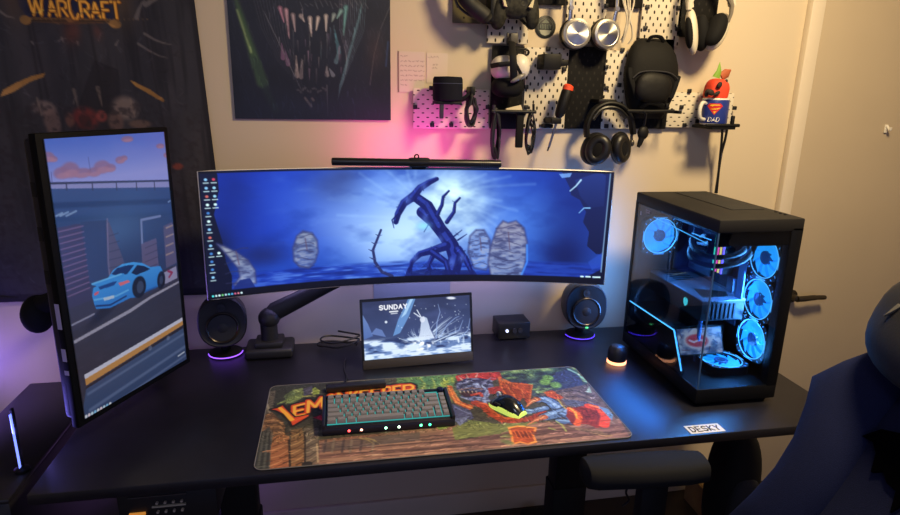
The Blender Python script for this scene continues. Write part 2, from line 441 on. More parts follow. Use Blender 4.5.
# pale curved blades, left and right
cv.poly([(.2741,.4885),(.2845,.4696),(.3172,.4504),(.3599,.4308),(.3963,.422),(.3898,.4328),(.3526,.4469),(.3085,.4745)], (122,88,46), col2=(150,112,66))
cv.poly([(.6135,.4359),(.6261,.4411),(.6665,.4623),(.7015,.4895),(.6955,.4952),(.66,.4735),(.6249,.4521)], (140,104,54), col2=(108,76,40))
# silvery shards in the upper right, left edge
for P, w in (([(.6551,.2693),(.6651,.2481),(.6745,.2322),(.6859,.2214)], .012), ([(.6846,.2344),(.712,.2203),(.7339,.209)], .014), ([(.6715,.3107),(.6962,.3258),(.7167,.3332),(.7401,.3378)], .008), ([(.6504,.3379),(.6774,.3558),(.7026,.3685),(.7234,.3733)], .007), ([(.3071,.2626),(.3241,.277),(.3428,.2813)], .008), ([(.59,.3425),(.5993,.329)], .006), ([(.3754,.3414),(.3793,.3491)], .006), ([(.4544,.3285),(.4576,.3414)],.006), ([(.4934,.3377),(.4946,.3481)],.006)):
    cv.line(P, w, (112,104,100), .55, w2=.002)
for px, py, r in ((72,34,.03),(78,30,.025),(100,32,.02)): cv.glow(trace(H_BAN, (px,py)), r*.6, r, (92,48,40), .5)
# muted shapes low on the cloth: stones, red scrap, rope
for px, py, rx, ry, c in ((44,108,.03,.02,(110,96,92)),(52,122,.022,.04,(96,78,74)),(126,108,.034,.032,(112,98,92)),(116,122,.02,.03,(88,68,64)),(140,124,.03,.012,(92,72,62)),(86,118,.034,.03,(104,38,36)),(86,121,.018,.02,(44,24,28)),(102,116,.014,.016,(120,52,48)),(70,120,.012,.02,(92,60,52)),(176,166,.016,.01,(120,52,40))):
    cv.ell(trace(H_BAN, (px,py)), rx, ry, c, .75, soft=.5)
n3 = cv.noise(.012,.012,9); cv.wash(n3, (30,26,32), .5, .7, .6, ((cv.Y > .5)*1.))
for px, py, w in ((37,98,.006),(131,99,.006),(75,90,.01),(99,88,.012)): cv.line([trace(H_BAN, (px,py)), (trace(H_BAN, (px,py))[0]+.004, trace(H_BAN, (px,py))[1]+.05)], w, (112,98,88), .5, w2=.002)
cv.line([(bw-.004,0),(bw-.004,bh)], .02, (20,19,26), .9); cv.line([(0,bh-.004),(bw,bh-.004)], .02, (16,14,20), .9)
cv.c = np.clip(cv.c*1.22, 0, 255)
cv.strokes(500, .03, .004, 11, y0=.25, lo=.7, hi=1.35, a=.5)
ban = thing('cloth_banner', 'large dark cloth banner with gold lettering hanging on the left wall', 'banner', (-.95,WALL,.925))
f0 = flat_xz(-1.35, 2.0, .022, 0)
sh = lambda u, v: f0(u+.0*v, v)*1.0 + np.stack([(u/bw)*(-.022+.045*v/bh), -.006*(.5+.5*np.cos(u*26))-.002*np.sin(u*9+v*3), np.zeros_like(u)], 1)
cv.build('printed_cloth', art_mat('banner_print', 0, .85), ban, sh)
part('hem', MB().box((-.955,.022,.925),(.79,.008,.02), bev=.003), mat('hem_cloth', (18,17,22), .9), ban)

# -- square dark print, upper centre (plain abstract stand-in: icicles in a cave)
cv = Canvas(.462, .6, .0024, (18,20,30))
cv.wash(cv.noise(.06,.06,2), (10,11,16), .4, .8, .8)
g = [(.0254,.2716),(.0341,.303),(.0492,.3643),(.0671,.4324),(.0831,.4938)]
cv.line(g, .010, (70,104,52), .75, w2=.03, soft=.012); cv.line([(.0262,.298),(.0438,.3618),(.0573,.4106)], .006, (150,170,110), .7, soft=.004)
cv.line([(.0671,.4324),(.098,.5305),(.1186,.5735)], .02, (30,46,36), .6, soft=.01)
for k in range(11):
    a = trace(H_ALI, (252+k*3.2, -6)); b = trace(H_ALI, (278+k*2.6, 62+k*3)); cv.line([a, ((a[0]+b[0])/2-.01, (a[1]+b[1])/2), b], .0018, (104,100,104), .5, w2=.0008)
for k in range(13):
    a = trace(H_ALI, (366-k*2.2, -8)); m_ = trace(H_ALI, (364-k*2.0, 30)); b = trace(H_ALI, (341+k*.6, 88-k*2)); cv.line([a, m_, b], .0024, (100+k*3,128,134), .6, w2=.0008)
cv.line([(.4644,.2637),(.4342,.3315),(.4124,.4087),(.3992,.4958)], .0022, (120,116,116), .6); cv.line([(.4548,.3703),(.4482,.4394)], .005, (50,84,140), .6, soft=.003)
for k in range(14): cv.line([trace(H_ALI, (300+k*5, 2+2*math.sin(k))), trace(H_ALI, (303+k*5, 7+2*math.cos(k*2)))], .003, (130,126,126), .45)
# long tapering icicles hanging from above, tinted pink at the left and teal at the right
ics = [[(.1452,.2878),(.1547,.3198)],[(.1617,.2925),(.1711,.3301)],[(.1807,.3052),(.1906,.3348)],[(.2032,.3071),(.2075,.3369)],[(.2285,.3115),(.2302,.3388)],[(.2513,.3107),(.2503,.3381)],[(.2744,.3043),(.2705,.3346)],[(.2975,.3007),(.288,.3285)],[(.318,.2889),(.3084,.3222)],[(.3327,.2774),(.3232,.3107)]]
ict = [(176,120,140),(180,140,150),(170,150,150),(190,176,168),(204,190,178),(204,192,180),(196,186,174),(150,170,160),(120,166,156),(90,150,144)]
rq = random.Random(9)
for P, c in zip(ics, ict):
    P = [P[0], (P[1][0]+rq.uniform(-.006,.006), P[1][1]+rq.uniform(-.02,.05))]
    cv.line(P, .014, [q*.8 for q in c], .8, w2=.003); cv.line(P, .005, [min(255, q+40) for q in c], .6, w2=.002)
# stalagmites rising below and at the sides
for P, c in (([(.1465,.4247),(.1432,.3804)],(160,110,150)),([(.16,.4411),(.1536,.3966)],(150,110,146)),([(.309,.4032),(.3044,.3584)],(80,140,150)),([(.2994,.4318),(.3095,.3862)],(110,150,160)),([(.1842,.4745),(.1857,.4433)],(196,180,170)),([(.1957,.4771),(.2025,.4542)],(150,140,140)),([(.2718,.4696),(.2756,.4409)],(180,176,172)),([(.2894,.4692),(.2843,.4436)],(150,160,170))):
    P = [P[0], (P[1][0]+rq.uniform(-.008,.008), P[1][1]+rq.uniform(-.03,.012))]; cv.line(P, .013, [q*.8 for q in c], .75, w2=.003)
rq = random.Random(12)
for k in range(22):      # thin irregular ice needles and drips further back
    x, y = rq.uniform(284,342), rq.uniform(24,70); l = rq.uniform(5,16)
    cv.line(trace(H_ALI, [(x,y),(x+rq.uniform(-1,1),y+l)]), rq.uniform(.003,.006), rq.choice([(120,112,112),(96,120,124),(126,104,122),(150,140,132)]), rq.uniform(.35,.7), w2=.001)
for k in range(26):
    t = k/25; a = trace(H_ALI, (262+t*34, 8+t*70)); b = trace(H_ALI, (266+t*34+3, 22+t*72)); cv.line([a, b], .0016, (112,110,112), .5, w2=.0008)
    a = trace(H_ALI, (362-t*22, 4+t*80)); b = trace(H_ALI, (360-t*22, 20+t*80)); cv.line([a, b], .0026, (90,130,136), .55, w2=.001)
for P in ([(.2767,.3207),(.2734,.4211)], [(.2247,.3336),(.224,.4225)], [(.2708,.4984),(.2708,.5892)], [(.1788,.3462),(.1777,.4294)]): cv.line(P, .0022, (150,150,146), .55, w2=.001)
for k in range(12): cv.ell((trace(H_ALI, (298+k*2.5,90+2*math.sin(k*1.7)))), .005, .003, (130,124,122), .4, k)
for k in range(8): cv.ell(trace(H_ALI, (305+k*1.2,98+1.6*k%9)), .004, .004, (170,150,130), .45, k)
cv.glow((.2239,.5721), .25, .05, (22,30,54), .5); cv.glow((.4156,.3943), .03, .06, (70,52,46), .5)
cv.strokes(700, .03, .003, 13, y0=.2, lo=.6, hi=1.7, a=.5, ang=1.5)
pr = thing('poster', 'square dark fantasy poster with pale spikes above the wide monitor', 'poster', (-.23,WALL,1.466))
part('backing', MB().box((-.23,.0265,1.763),(.462,.006,.594)), mat('poster_edge', (14,15,20), .6), pr)
cv.build('print', art_mat('poster_print', 0, .45), pr, flat_xz(-.461, 2.06, .0232))

# -- handwritten note, and the teal sheet low on the wall
def sheet(name, label, cat, x0, x1, z0, z1, col, draw, group=None):
    c = Canvas(x1-x0, z1-z0, .0016, col); draw(c)
    t = thing(name, label, cat, ((x0+x1)/2,WALL,z0), group=group)
    part('paper_back', MB().box(((x0+x1)/2,WALL-.0012,(z0+z1)/2),(x1-x0,.001,z1-z0)), mat('paper', (210,200,182), .8), t)
    c.build('writing', art_mat(name+'_print', 0, .8), t, flat_xz(x0, z1, WALL-.002)); return t
def scr(c):
    r = random.Random(4)
    for k in range(7):
        y = .014+k*.014; x = .008
        while x < (.085 if k not in (0,6) else .03):
            l = r.uniform(.004,.013); P = [(x+l*j/5, y+r.uniform(-.002,.002)) for j in range(6)]; c.line(P, .0014, (120,100,96), .7); x += l+.004
    c.line([(.0015,0),(.0015,.15)], .003, (96,60,54), .9)
def scr2(c):
    r = random.Random(5)
    for x0, y, n in ((.004,.012,4),(.02,.035,2),(.018,.043,2)):
        for k in range(n): c.line([(x0+k*.009+j*.0015, y+r.uniform(-.003,.003)) for j in range(5)], .0014, (130,112,104), .6)
sheet('paper_note', 'pale handwritten note taped on the wall left of the pegboard', 'note', .024,.106,1.545,1.665,(202,186,170), scr)
sheet('paper_note', 'pale sheet with a small sketch behind the black round speaker', 'note', .112,.178,1.575,1.663,(206,190,170), scr2)
def teal(c):
    r = random.Random(6)
    for k in range(16): c.line([(.075+k*.0045, .012+r.uniform(-.004,.004)),(.076+k*.0045, .022+r.uniform(-.005,.006))], .002, (60,90,120), .7)
    c.line([(.05,.046),(.1,.044),(.17,.045)], .003, (50,100,130), .7)
sheet('wall_sheet', 'teal printed sheet on the wall just below the wide monitor', 'sheet', -.060,.200,.80,.985,(150,158,160), teal)

# ================================================================== curved ultrawide monitor
UWC, UWR, UWW, UWH, UWK = (.0587,-.1163,1.1525), (.0166,-.0051,.0074), 1.2, .355, 1.8
UWM = pose(UWC, UWR)
def uw_pt(s_, z, off=0):
    """arc length from the centre, height, distance behind the screen"""
    a = s_/UWK; R = UWK+off
    return UWM @ Vector((R*math.sin(a), R*math.cos(a)-UWK, z))
mon = thing('curved_monitor', 'wide curved monitor showing a misty blue landscape', 'monitor', (.0587,-.10,.97))
def uw_slab(mb, s0, s1, z0, z1, o0, o1, n=40):
    rings = []
    for i in range(n+1):
        s_ = s0+(s1-s0)*i/n
        rings.append([uw_pt(s_,z0,o0), uw_pt(s_,z1,o0), uw_pt(s_,z1,o1), uw_pt(s_,z0,o1)])
    return mb.ring_loft(rings)
part('rear_cover', uw_slab(MB(), -.6, .6, -.1775, .1775, .0015, .014), mat('monitor_back', (40,40,44), .4), mon)
part('electronics_bulge', uw_slab(MB(), -.26, .26, -.12, .1, .014, .045, 16), mat('monitor_back'), mon)
per = [uw_pt(-.6+1.2*i/40, -.1775, .003) for i in range(41)]+[uw_pt(.6, .1775, .003)]+[uw_pt(.6-1.2*i/40, .1775, .003) for i in range(1,41)]
part('silver_trim', MB().tube(per, .0028, 6, True), mat('trim_silver', (190,186,182), .4, .6), mon, label='thin silver edge trim')
cv = Canvas(UWW, UWH, .0019, (20,40,140))
cv.grad(0, (16,46,160), .2, (30,62,172)); cv.grad(.2, (30,66,182), .29, (34,70,176))
one = np.ones_like(cv.X)
cv.glow((.16,.10), .20, .16, (14,40,172), .8)
cv.glow((.2636,.0886), .2, .1, (52,84,196), .55); cv.glow((.3909,.1523), .12, .09, (98,118,206), .75)
cv.glow((.9578,.1718), .22, .12, (66,110,214), .8); cv.glow((.5399,.066), .16, .08, (112,142,226), .8)
cv.glow((.6314,.1429), .22, .13, (150,166,240), .9); cv.glow((.5708,.2039), .15, .09, (206,212,252), .92); cv.glow((.7131,.0909), .09, .08, (246,248,255), 1.); cv.glow((.7547,.1433), .06, .08, (226,230,255), .8); cv.glow((.5403,.25), .1, .04, (176,188,246), .6)
cl = cv.noise(.09,.05,21,4); cv.wash(cl, (18,44,140), .5, .78, .4); cl = cv.noise(.07,.03,22,4); cv.wash(cl, (160,180,240), .55, .85, .35, np.exp(-((cv.X-.6)/.3)**2))
cv.glow((.364,.0484), .07, .05, (60,66,120), .55); cv.glow((.1513,.2411), .07, .035, (24,30,84), .7); cv.glow((.3933,.02), .04, .02, (54,62,120), .5)
cv.glow((1.0974,.183), .11, .2, (12,24,92), .55); cv.glow((.0804,.0798), .08, .2, (10,24,96), .5); cv.glow((1.0727,.2641), .07, .07, (10,18,74), .8); cv.glow((1.1052,.0889), .08, .12, (14,34,120), .6)
for k in range(26):   # light streaks round the bright middle
    a = k*2*PI/26+.1; c = (.6768,.1124); r0 = .10+.03*(k % 3); r1 = r0+.09+.02*(k % 4)
    cv.line([(c[0]+r0*math.cos(a), c[1]+.6*r0*math.sin(a)), (c[0]+r1*math.cos(a+.25), c[1]+.6*r1*math.sin(a+.25))], .008, (190,206,252), .16, soft=.006)
# water
wy = (.2564,.2831)[1]; reg = np.clip((cv.Y-wy)/.012, 0, 1)
cv.wash(one, (30,58,170), 0, 1, .75, reg); w = cv.noise(.05,.006,31,3)
cv.wash(w, (108,136,226), .52, .75, .75, reg*np.exp(-((cv.X-.45)/.4)**2)); cv.wash(w, (14,26,100), .5, .25, .6, reg)
# boulders
def egg_rock(P, c0, c1, lines):
    x0 = min(p[0] for p in P); x1 = max(p[0] for p in P); y0 = min(p[1] for p in P); y1 = max(p[1] for p in P)
    cv.poly(P, c0, .95, c1); n = cv.noise(.022,.007,int(x0*999),3)
    cv.poly(P, (56,56,104), .7, tex=np.clip((n-.5)/.2,0,1)); cv.poly(P, (172,156,184), .55, tex=np.clip((.46-n)/.2,0,1))
    cv.line(P+[P[0]], .007, (58,56,108), .55, soft=.003)
    for k in range(lines):
        t = (k+.7)/lines; cv.line([(x0+(x1-x0)*j/6, y0+(y1-y0)*(t+.04*math.sin(j*1.1+k))) for j in range(1,6)], .003, (52,46,86), .55)
    cv.line([(x0+(x1-x0)*.5, y0+.2*(y1-y0)), (x0+(x1-x0)*.56, y0+.5*(y1-y0))], .004, (96,66,92), .6)
egg_rock([(.2512,.1929),(.2687,.1792),(.2942,.1866),(.3079,.2083),(.3097,.2446),(.3001,.2744),(.2821,.2914),(.2563,.2862),(.2398,.2666),(.2385,.2276)], (108,106,140), (84,92,158), 5)
egg_rock([(.7724,.2093),(.7905,.1902),(.8155,.1901),(.8355,.2217),(.8417,.2927),(.827,.3189),(.7887,.3124),(.7679,.2605)], (126,132,190), (110,130,210), 2)
egg_rock([(.8557,.1833),(.8733,.1609),(.8892,.167),(.9137,.1602),(.9397,.1818),(.9516,.2261),(.9515,.2779),(.9422,.3371),(.8884,.3414),(.8437,.3385),(.8322,.2927),(.8394,.2377)], (132,110,140), (116,122,178), 7)
cv.line([(.9522,.2358),(.9554,.2908),(.9391,.3372)], .006, (70,130,240), .8, soft=.003)
# big dark stand-in for the middle figure: a bent, gnarled tree on a rock
T0, T1, T2 = (16,22,92), (46,60,166), (110,130,226)
def limb(P, w, w2, c=T0, hl=True):
    cv.line(P, w, c, 1, w2=w2)
    if hl: cv.line([(x-.12*w, y-.2*w) for x, y in P], w*.35, T1, .7, w2=w2*.3, soft=.002)
limb([(.7194,.325),(.7307,.2796),(.7171,.241),(.6912,.2027),(.6595,.1648),(.6221,.1336)], .05, .034)
limb([(.6784,.1837),(.6402,.1153),(.5972,.0845),(.5671,.1055),(.5491,.1386),(.5431,.163)], .036, .016)
limb([(.5912,.0906),(.615,.0605),(.645,.0425),(.6661,.0334)], .026, .012)
limb([(.6683,.1432),(.683,.1124),(.6855,.0879),(.7034,.0696)], .014, .006); limb([(.6996,.1651),(.7204,.134),(.7227,.1062),(.7377,.0908)], .014, .006)
limb([(.6983,.2408),(.6611,.2531),(.6177,.2649),(.5931,.2898),(.584,.3216)], .03, .008); limb([(.6674,.2532),(.6493,.2913),(.6436,.3235)], .02, .006); limb([(.7363,.2539),(.7625,.2863),(.7829,.3288)], .028, .012)
limb([(.655,.2593),(.6996,.2922),(.7134,.338)], .022, .014)
for P in ([(.5491,.1386),(.531,.1566),(.5371,.1814)], [(.5672,.1146),(.5492,.1509)], [(.5839,.3088),(.5716,.3341)], [(.5932,.3026),(.5904,.338)], [(.6434,.3105),(.6313,.3394)], [(.6497,.3107),(.6533,.34)], [(.7164,.2155),(.7469,.1903)], [(.7353,.222),(.7629,.203)], [(.6471,.1647),(.6291,.1957)]): cv.line(P, .006, T0, .95, w2=.002)
cv.poly([(.5809,.3215),(.6497,.3107),(.7192,.3184),(.7889,.3189),(.8023,.3387),(.5685,.3372)], (18,26,92), .8)
for c_ in [(.6316,.1522),(.6792,.2215),(.7185,.2924),(.7496,.2797),(.6023,.2773),(.5791,.0965),(.6271,.0575)]: cv.glow(c_, .01, .014, T2, .45)
cv.glow((.6289,.1769), .02, .012, (150,210,255), .8)
q = [(.5398,.0362),(.7928,.3387)]; cv.strokes(420, .014, .003, 45, q[0][0], q[1][0], q[0][1], q[1][1], .7, 1.35, .55, None, 330)
# bent thorny reed at the left of it
R_ = [(.4977,.1864),(.4855,.2169),(.4732,.2475),(.479,.2853),(.5003,.3181),(.5312,.3324)]
cv.line(R_, .007, (40,42,96), 1, w2=.010)
for p in [(.4916,.2047),(.4794,.229),(.4701,.2504),(.473,.2756),(.485,.3015),(.5034,.3183)]: cv.line([p, (p[0]-.011, p[1]-.006)], .004, (40,42,96), 1, w2=.001); cv.line([p, (p[0]+.010, p[1]-.003)], .003, (70,72,130), .8, w2=.001)
# dark rocks at both ends
cv.poly([(-.0011,-.0175),(.0459,-.0159),(.0489,.0509),(.0316,.1177),(.0473,.1885),(.0536,.2516),(.0669,.2937),(.0624,.3639),(-.0295,.356)], (9,13,38), .96)
cv.glow((.0264,.2287), .05, .09, (10,14,40), .8)
egg_rock([(.0337,.1984),(.0514,.2058),(.0818,.2258),(.1125,.252),(.1298,.2832),(.1305,.3219),(.0809,.3278),(.0705,.3206),(.088,.2992),(.0843,.2724),(.0551,.2289)], (140,126,140), (110,112,170), 4)
cv.poly([(.0643,.3345),(.0875,.3079),(.1149,.3052),(.1297,.3368)], (22,36,110), .9)
cv.poly([(1.0446,.0055),(1.2006,-.0122),(1.2116,.3711),(1.0649,.3729),(1.1099,.3442),(1.1491,.3289),(1.196,.2999),(1.1953,.2578),(1.1677,.2562),(1.1381,.2321),(1.1405,.1873),(1.1197,.1568),(1.1263,.1252),(1.1052,.0889),(1.0769,.0745),(1.0723,.0532)], (20,30,92), .96, (8,12,44))
cv.poly([(1.0854,.0284),(1.1577,.0015),(1.1764,.0128),(1.1786,.1042),(1.1373,.1123),(1.1042,.0766)], (40,58,140), .6, (22,34,96))
cv.line([(1.1034,.0277),(1.0898,.0465),(1.073,.0624)], .005, (196,214,250), .9, w2=.003); cv.line([(1.1373,.1123),(1.1192,.1131),(1.1054,.1292)], .004, (150,190,250), .9, w2=.002)
cv.poly([(1.036,.0118),(1.0748,.0075),(1.0697,.0198),(1.0459,.0236)], (130,160,236), .8)
cv.poly([(1.1454,.2833),(1.1884,.2486),(1.1893,.2938),(1.1598,.3086)], (40,70,180), .6); cv.line([(1.1005,.3446),(1.1249,.3368)], .004, (180,200,250), .7)
# task bar, desktop icons
cv.grad(UWH-.020, (6,9,30), UWH, (5,7,22))
def icon(px, py, c, s=.0042):
    q = px if isinstance(px, tuple) else (px, py)
    cv.ell(q, s, s*.85, c, .95, soft=.5); cv.line([(q[0]-.0065, q[1]+.009),(q[0]+.0065, q[1]+.009)], .0028, (226,228,240), .8)
ik = random.Random(3)
for k in range(13):
    x0 = .017; y0 = .022+k*.0225
    icon((x0, y0), 0, ik.choice([(240,244,250),(150,190,240),(236,240,246),(70,120,200)]) if k not in (2,7) else (226,96,90))
    if k < 4: icon((x0+.020, y0), 0, (228,60,90) if k == 0 else ik.choice([(230,236,246),(170,206,240)]))
icon((.037, .022+9*.0225), 0, (236,240,246))
for k in range(10): cv.ell((.013+k*.0085, UWH-.009), .003, .003, [(90,220,230),(220,224,236),(240,240,250),(120,190,120),(200,210,230),(120,210,220),(90,170,230),(220,90,130),(236,120,140),(226,224,236)][k], .95)
for P in ([(1.1276,.3317),(1.1338,.3317)], [(1.1431,.3315),(1.1555,.3311)], [(1.1649,.3319),(1.1864,.3306)]): cv.line(P, .005, (226,230,244), .95)
e = .003
cv.poly([(0,0),(UWW,0),(UWW,.006),(0,.006)], (6,8,22)); cv.poly([(0,0),(e,0),(e,UWH),(0,UWH)], (6,8,20)); cv.poly([(UWW-.012,0),(UWW,0),(UWW,UWH),(UWW-.012,UWH)], (8,12,40))
cv.line([(1.1891,.0063),(1.188,.3134)], .0035, (150,168,214), .8)
cv.c[..., 0] *= .90; cv.c[..., 1] *= 1.04; cv.c = np.clip(cv.c, 0, 255)
def uw_pos(u, v):
    a = (u-UWW/2)/UWK; L = np.stack([UWK*np.sin(a), UWK*np.cos(a)-UWK, UWH/2-v], 1); M = np.array(UWM); return L@M[:3,:3].T+M[:3,3]
cv.build('screen', art_mat('wide_screen', 1.15, .3), mon, uw_pos)

# -- its arm, clamped to the desk
arm = thing('monitor_mount', 'black monitor arm standing behind the desk, carrying the wide monitor', 'monitor mount', (-.39,-.06,DESK))
part('base_clamp', MB().box((-.392,-.062,DESK+.016),(.145,.105,.032), bev=.009, seg=3).box((-.392,-.062,DESK+.04),(.085,.08,.02), bev=.006), mat('arm_black', (26,26,29), .5), arm)
part('post', MB().cyl((-.392,-.062,DESK+.03),(-.392,-.062,.862),.026).sph((-.39,-.062,.858),(.033,.033,.033)), mat('arm_black'), arm)
part('lower_arm', MB().tube([(-.39,-.062,.855),(-.37,-.058,.878),(-.21,-.046,.952),(-.06,-.036,1.02)], [.028,.030,.024,.022], 14, flat=.62), mat('arm_black'), arm)
part('upper_arm', MB().tube([(-.07,-.034,1.016),(.0,-.034,1.08),(.055,-.03,1.14)], [.025,.024,.026], 14, flat=.7), mat('arm_black'), arm)
part('tilt_head', MB().cyl((.0585,-.068,1.1525),(.0585,-.018,1.1525),.032).box((.0585,-.069,1.1525),(.11,.006,.11), bev=.003), mat('arm_black'), arm)

# -- light bar on top of it
lb = thing('monitor_light_bar', 'black tube light bar sitting on top of the wide monitor', 'light bar', (.06,-.125,1.333))
za, zb, yb = 1.3505, 1.3425, -.132
part('tube', MB().lathe([(.004,0),(.0105,.002),(.0112,.006),(.0112,.496),(.0105,.5),(.004,.502)], (-.184,yb,za), (.5,0,-.008), 24), mat('bar_black', (26,26,30), .32, .3), lb)
mb = MB()
for k in range(5): mb.torus((.255+k*.006,yb,za-.008*(.255+.184+k*.006)/.5), .0113, .0008, (1,0,-.016), 24, 6)
part('touch_ribs', mb, DGREY, lb)
part('clamp', MB().box((.070,yb+.004,za-.003),(.062,.028,.026), bev=.005).box((.070,yb+.031,za-.016),(.05,.03,.028), bev=.006), BLK, lb)
part('hinge_knob', MB().torus((.062,yb,za+.014), .006, .0022, (0,1,0), 20, 8), BLK, lb)
part('rear_glow_strip', MB().box((.07,yb+.0125,za-.002),(.3,.003,.006)), mat('pink_led', (255,60,190), .4, emit=(255,40,170), es=4), lb, label='pink back light strip')

# ================================================================== portrait monitor
PTC, PTR, PTW, PTH = (-.6526,-.4571,1.1463), (1.1276,-.01,.0161), .336, .597
PTM = pose(PTC, PTR)
pm = thing('portrait_monitor', 'upright monitor turned on its side showing a blue car on a road', 'monitor', (-.66,-.45,.84))
mb = MB().box((0,.010,-.002),(PTW+.030,.018,PTH+.026), bev=.003); mb.bm.transform(PTM)
part('bezel', mb, mat('bezel_black', (8,8,10), .6, spec=.1), pm)
mb = MB().box((0,.032,0),(PTW+.012,.03,PTH+.004), bev=.010, seg=3); mb.bm.transform(PTM)
part('rear_cover', mb, mat('rear_cover_black', (20,19,30), .5, spec=.3), pm)
for z0, h in ((-.06,.055),(-.145,.028),(-.185,.01)):
    mb = MB().box((-PTW/2-.0152,.011,z0),(.0006,.011,h)); mb.bm.transform(PTM); part('specification_sticker', mb, mat('sticker_lilac', (170,160,200), .5), pm, label='pale sticker on the side edge')
for k in range(3):
    mb = MB().box((-PTW/2-.0062,.034,.02+k*.09),(.001,.012,.03), bev=.0004); mb.bm.transform(PTM); part('port_slot', mb, BLK, pm)
cv = Canvas(PTW, PTH, .0017, (60,66,92))
y1 = (.1245,.0888)[1]
cv.grad(0, (78,112,214), y1, (156,160,230)); cv.grad(y1, (156,160,230), y1+.05, (156,160,230))
hz_ = cv.noise(.1,.04,8); cv.wash(hz_, (130,140,224), .45, .8, .4, (cv.Y < y1+.04)*1.)
def cloud(P, s=1):
    for (px, py, rx, ry) in P: cv.ell((px, py), rx, ry, (150,112,150), .85, soft=.35)
    for (px, py, rx, ry) in P: cv.ell((px+rx*.1, py+ry*.45), rx*.8, ry*.5, (186,136,160), .6, soft=.5)
cloud([(*(.032,.0684),.02,.012),(*(.0518,.0644),.022,.016),(*(.0799,.0734),.024,.010),(*(.1108,.0745),.018,.010),(*(.1336,.0661),.022,.014),(*(.1551,.0703),.016,.009)])
cloud([(*(.1861,.0556),.014,.008),(*(.1984,.0521),.01,.006)]); cloud([(*(.0057,.0346),.014,.01),(*(.0162,.0393),.01,.006)]); cloud([(*(.2138,.0109),.018,.007)]); cloud([(*(.3166,.0329),.014,.006),(*(.3343,.0559),.01,.006)])
for a, b, w in (((88,157),(90,170),.0016),((51,172),(52,186),.0016)): cv.line(trace(H_POR, [a, b]), w, (80,84,140), .8)
# railing and bridge
cv.poly([(-.041,.0797),(.3573,.1226),(.3545,.1424),(-.0435,.0945)], (150,150,206), 1); cv.poly([(-.0429,.0908),(.3737,.1398),(.3686,.2298),(-.0445,.162)], (64,86,140), 1, (46,66,112))
cv.line([(-.0116,.0842),(.3466,.12)], .0045, (58,60,92)); 
for px in (66,92,116,136,154): cv.line(trace(H_POR, [(px,184-.02*(px-44)),(px+.6,190)]), .003, (58,60,92))
cv.line([(-.0146,.1278),(.3466,.1718)], .012, (38,54,98), .8, soft=.004); cv.line([(-.0111,.1603),(.3485,.2106)], .02, (40,58,100), .7, soft=.01)
cv.poly([(-.0111,.1603),(.3715,.2094),(.3594,.5234),(-.0304,.4126)], (50,68,112), 1, (46,50,78))
cv.glow((.1477,.2076), .09, .05, (74,104,152), .8)
for a, b in (((54,217),(62,213)),((60,216),(68,212)),((66,216),(76,211)),((168,202),(173,199))): cv.line(trace(H_POR, [a, b]), .004, (150,176,216), .8)
# buildings behind
cv.poly([(-.002,.1741),(.0631,.176),(.0617,.3449),(-.01,.3482)], (70,62,96), 1, (60,54,84)); cv.poly([(.0585,.173),(.1318,.182),(.1147,.3616),(.0617,.3449)], (54,66,106), .9)
for k in range(12): cv.line(trace(H_POR, [(58+k*.6,232+k*6),(83+k*.6,226+k*5.6)]), .0024, (150,116,156), .75)
cv.poly([(.1249,.1897),(.1338,.1868),(.1622,.2852),(.1617,.3279),(.1142,.3286)], (92,86,116), .9); cv.line([(.1294,.1793),(.1172,.2739),(.1156,.3197)], .004, (150,130,160), .6)
for k in range(6): cv.line(trace(H_POR, [(109,236+k*8),(118+k*1.2,233+k*8)]), .0024, (60,60,96), .8)
cv.line([(.223,.2562),(.2284,.1994),(.2919,.2008)], .006, (140,150,196), .8); cv.poly([(.2199,.2555),(.2706,.2516),(.2684,.3372),(.214,.3376)], (104,92,124), .9); cv.poly([(.2987,.2271),(.3318,.2231),(.3392,.3293),(.2939,.3336)], (96,86,116), .9)
for k in range(4): cv.line(trace(H_POR, [(166,228+k*9),(173,225+k*9)]), .004, (190,160,140), .7); cv.line(trace(H_POR, [(145,248+k*7),(157,243+k*7)]), .0026, (60,56,90), .8)
# low wall and road
cv.poly([(-.0145,.3466),(.1121,.342),(.3541,.3331),(.355,.3821),(.1343,.387),(-.013,.3951)], (58,54,72), .95)
cv.poly([(.2817,.3434),(.3303,.3378),(.3296,.3696),(.2846,.3729)], (160,156,190), .9); cv.line([(.2998,.343),(.3135,.3506),(.3011,.3591)], .006, (150,44,84), .95)
cv.poly([(-.0182,.3976),(.135,.3824),(.3557,.3769),(.3669,.6194),(-.0001,.6106)], (52,50,66), 1, (48,48,64))
cv.line([(-.0009,.3819),(.0619,.3769)], .004, (150,150,176), .9); cv.poly([(-.0029,.4235),(.0009,.416),(.163,.3989),(.2298,.3876),(.3478,.3774),(.3471,.3826),(.2287,.395),(.1649,.407)], (168,164,184), .9)
rn = cv.noise(.03,.006,12); cv.wash(rn, (66,64,84), .5, .8, .4, (cv.Y > .42)*1.)
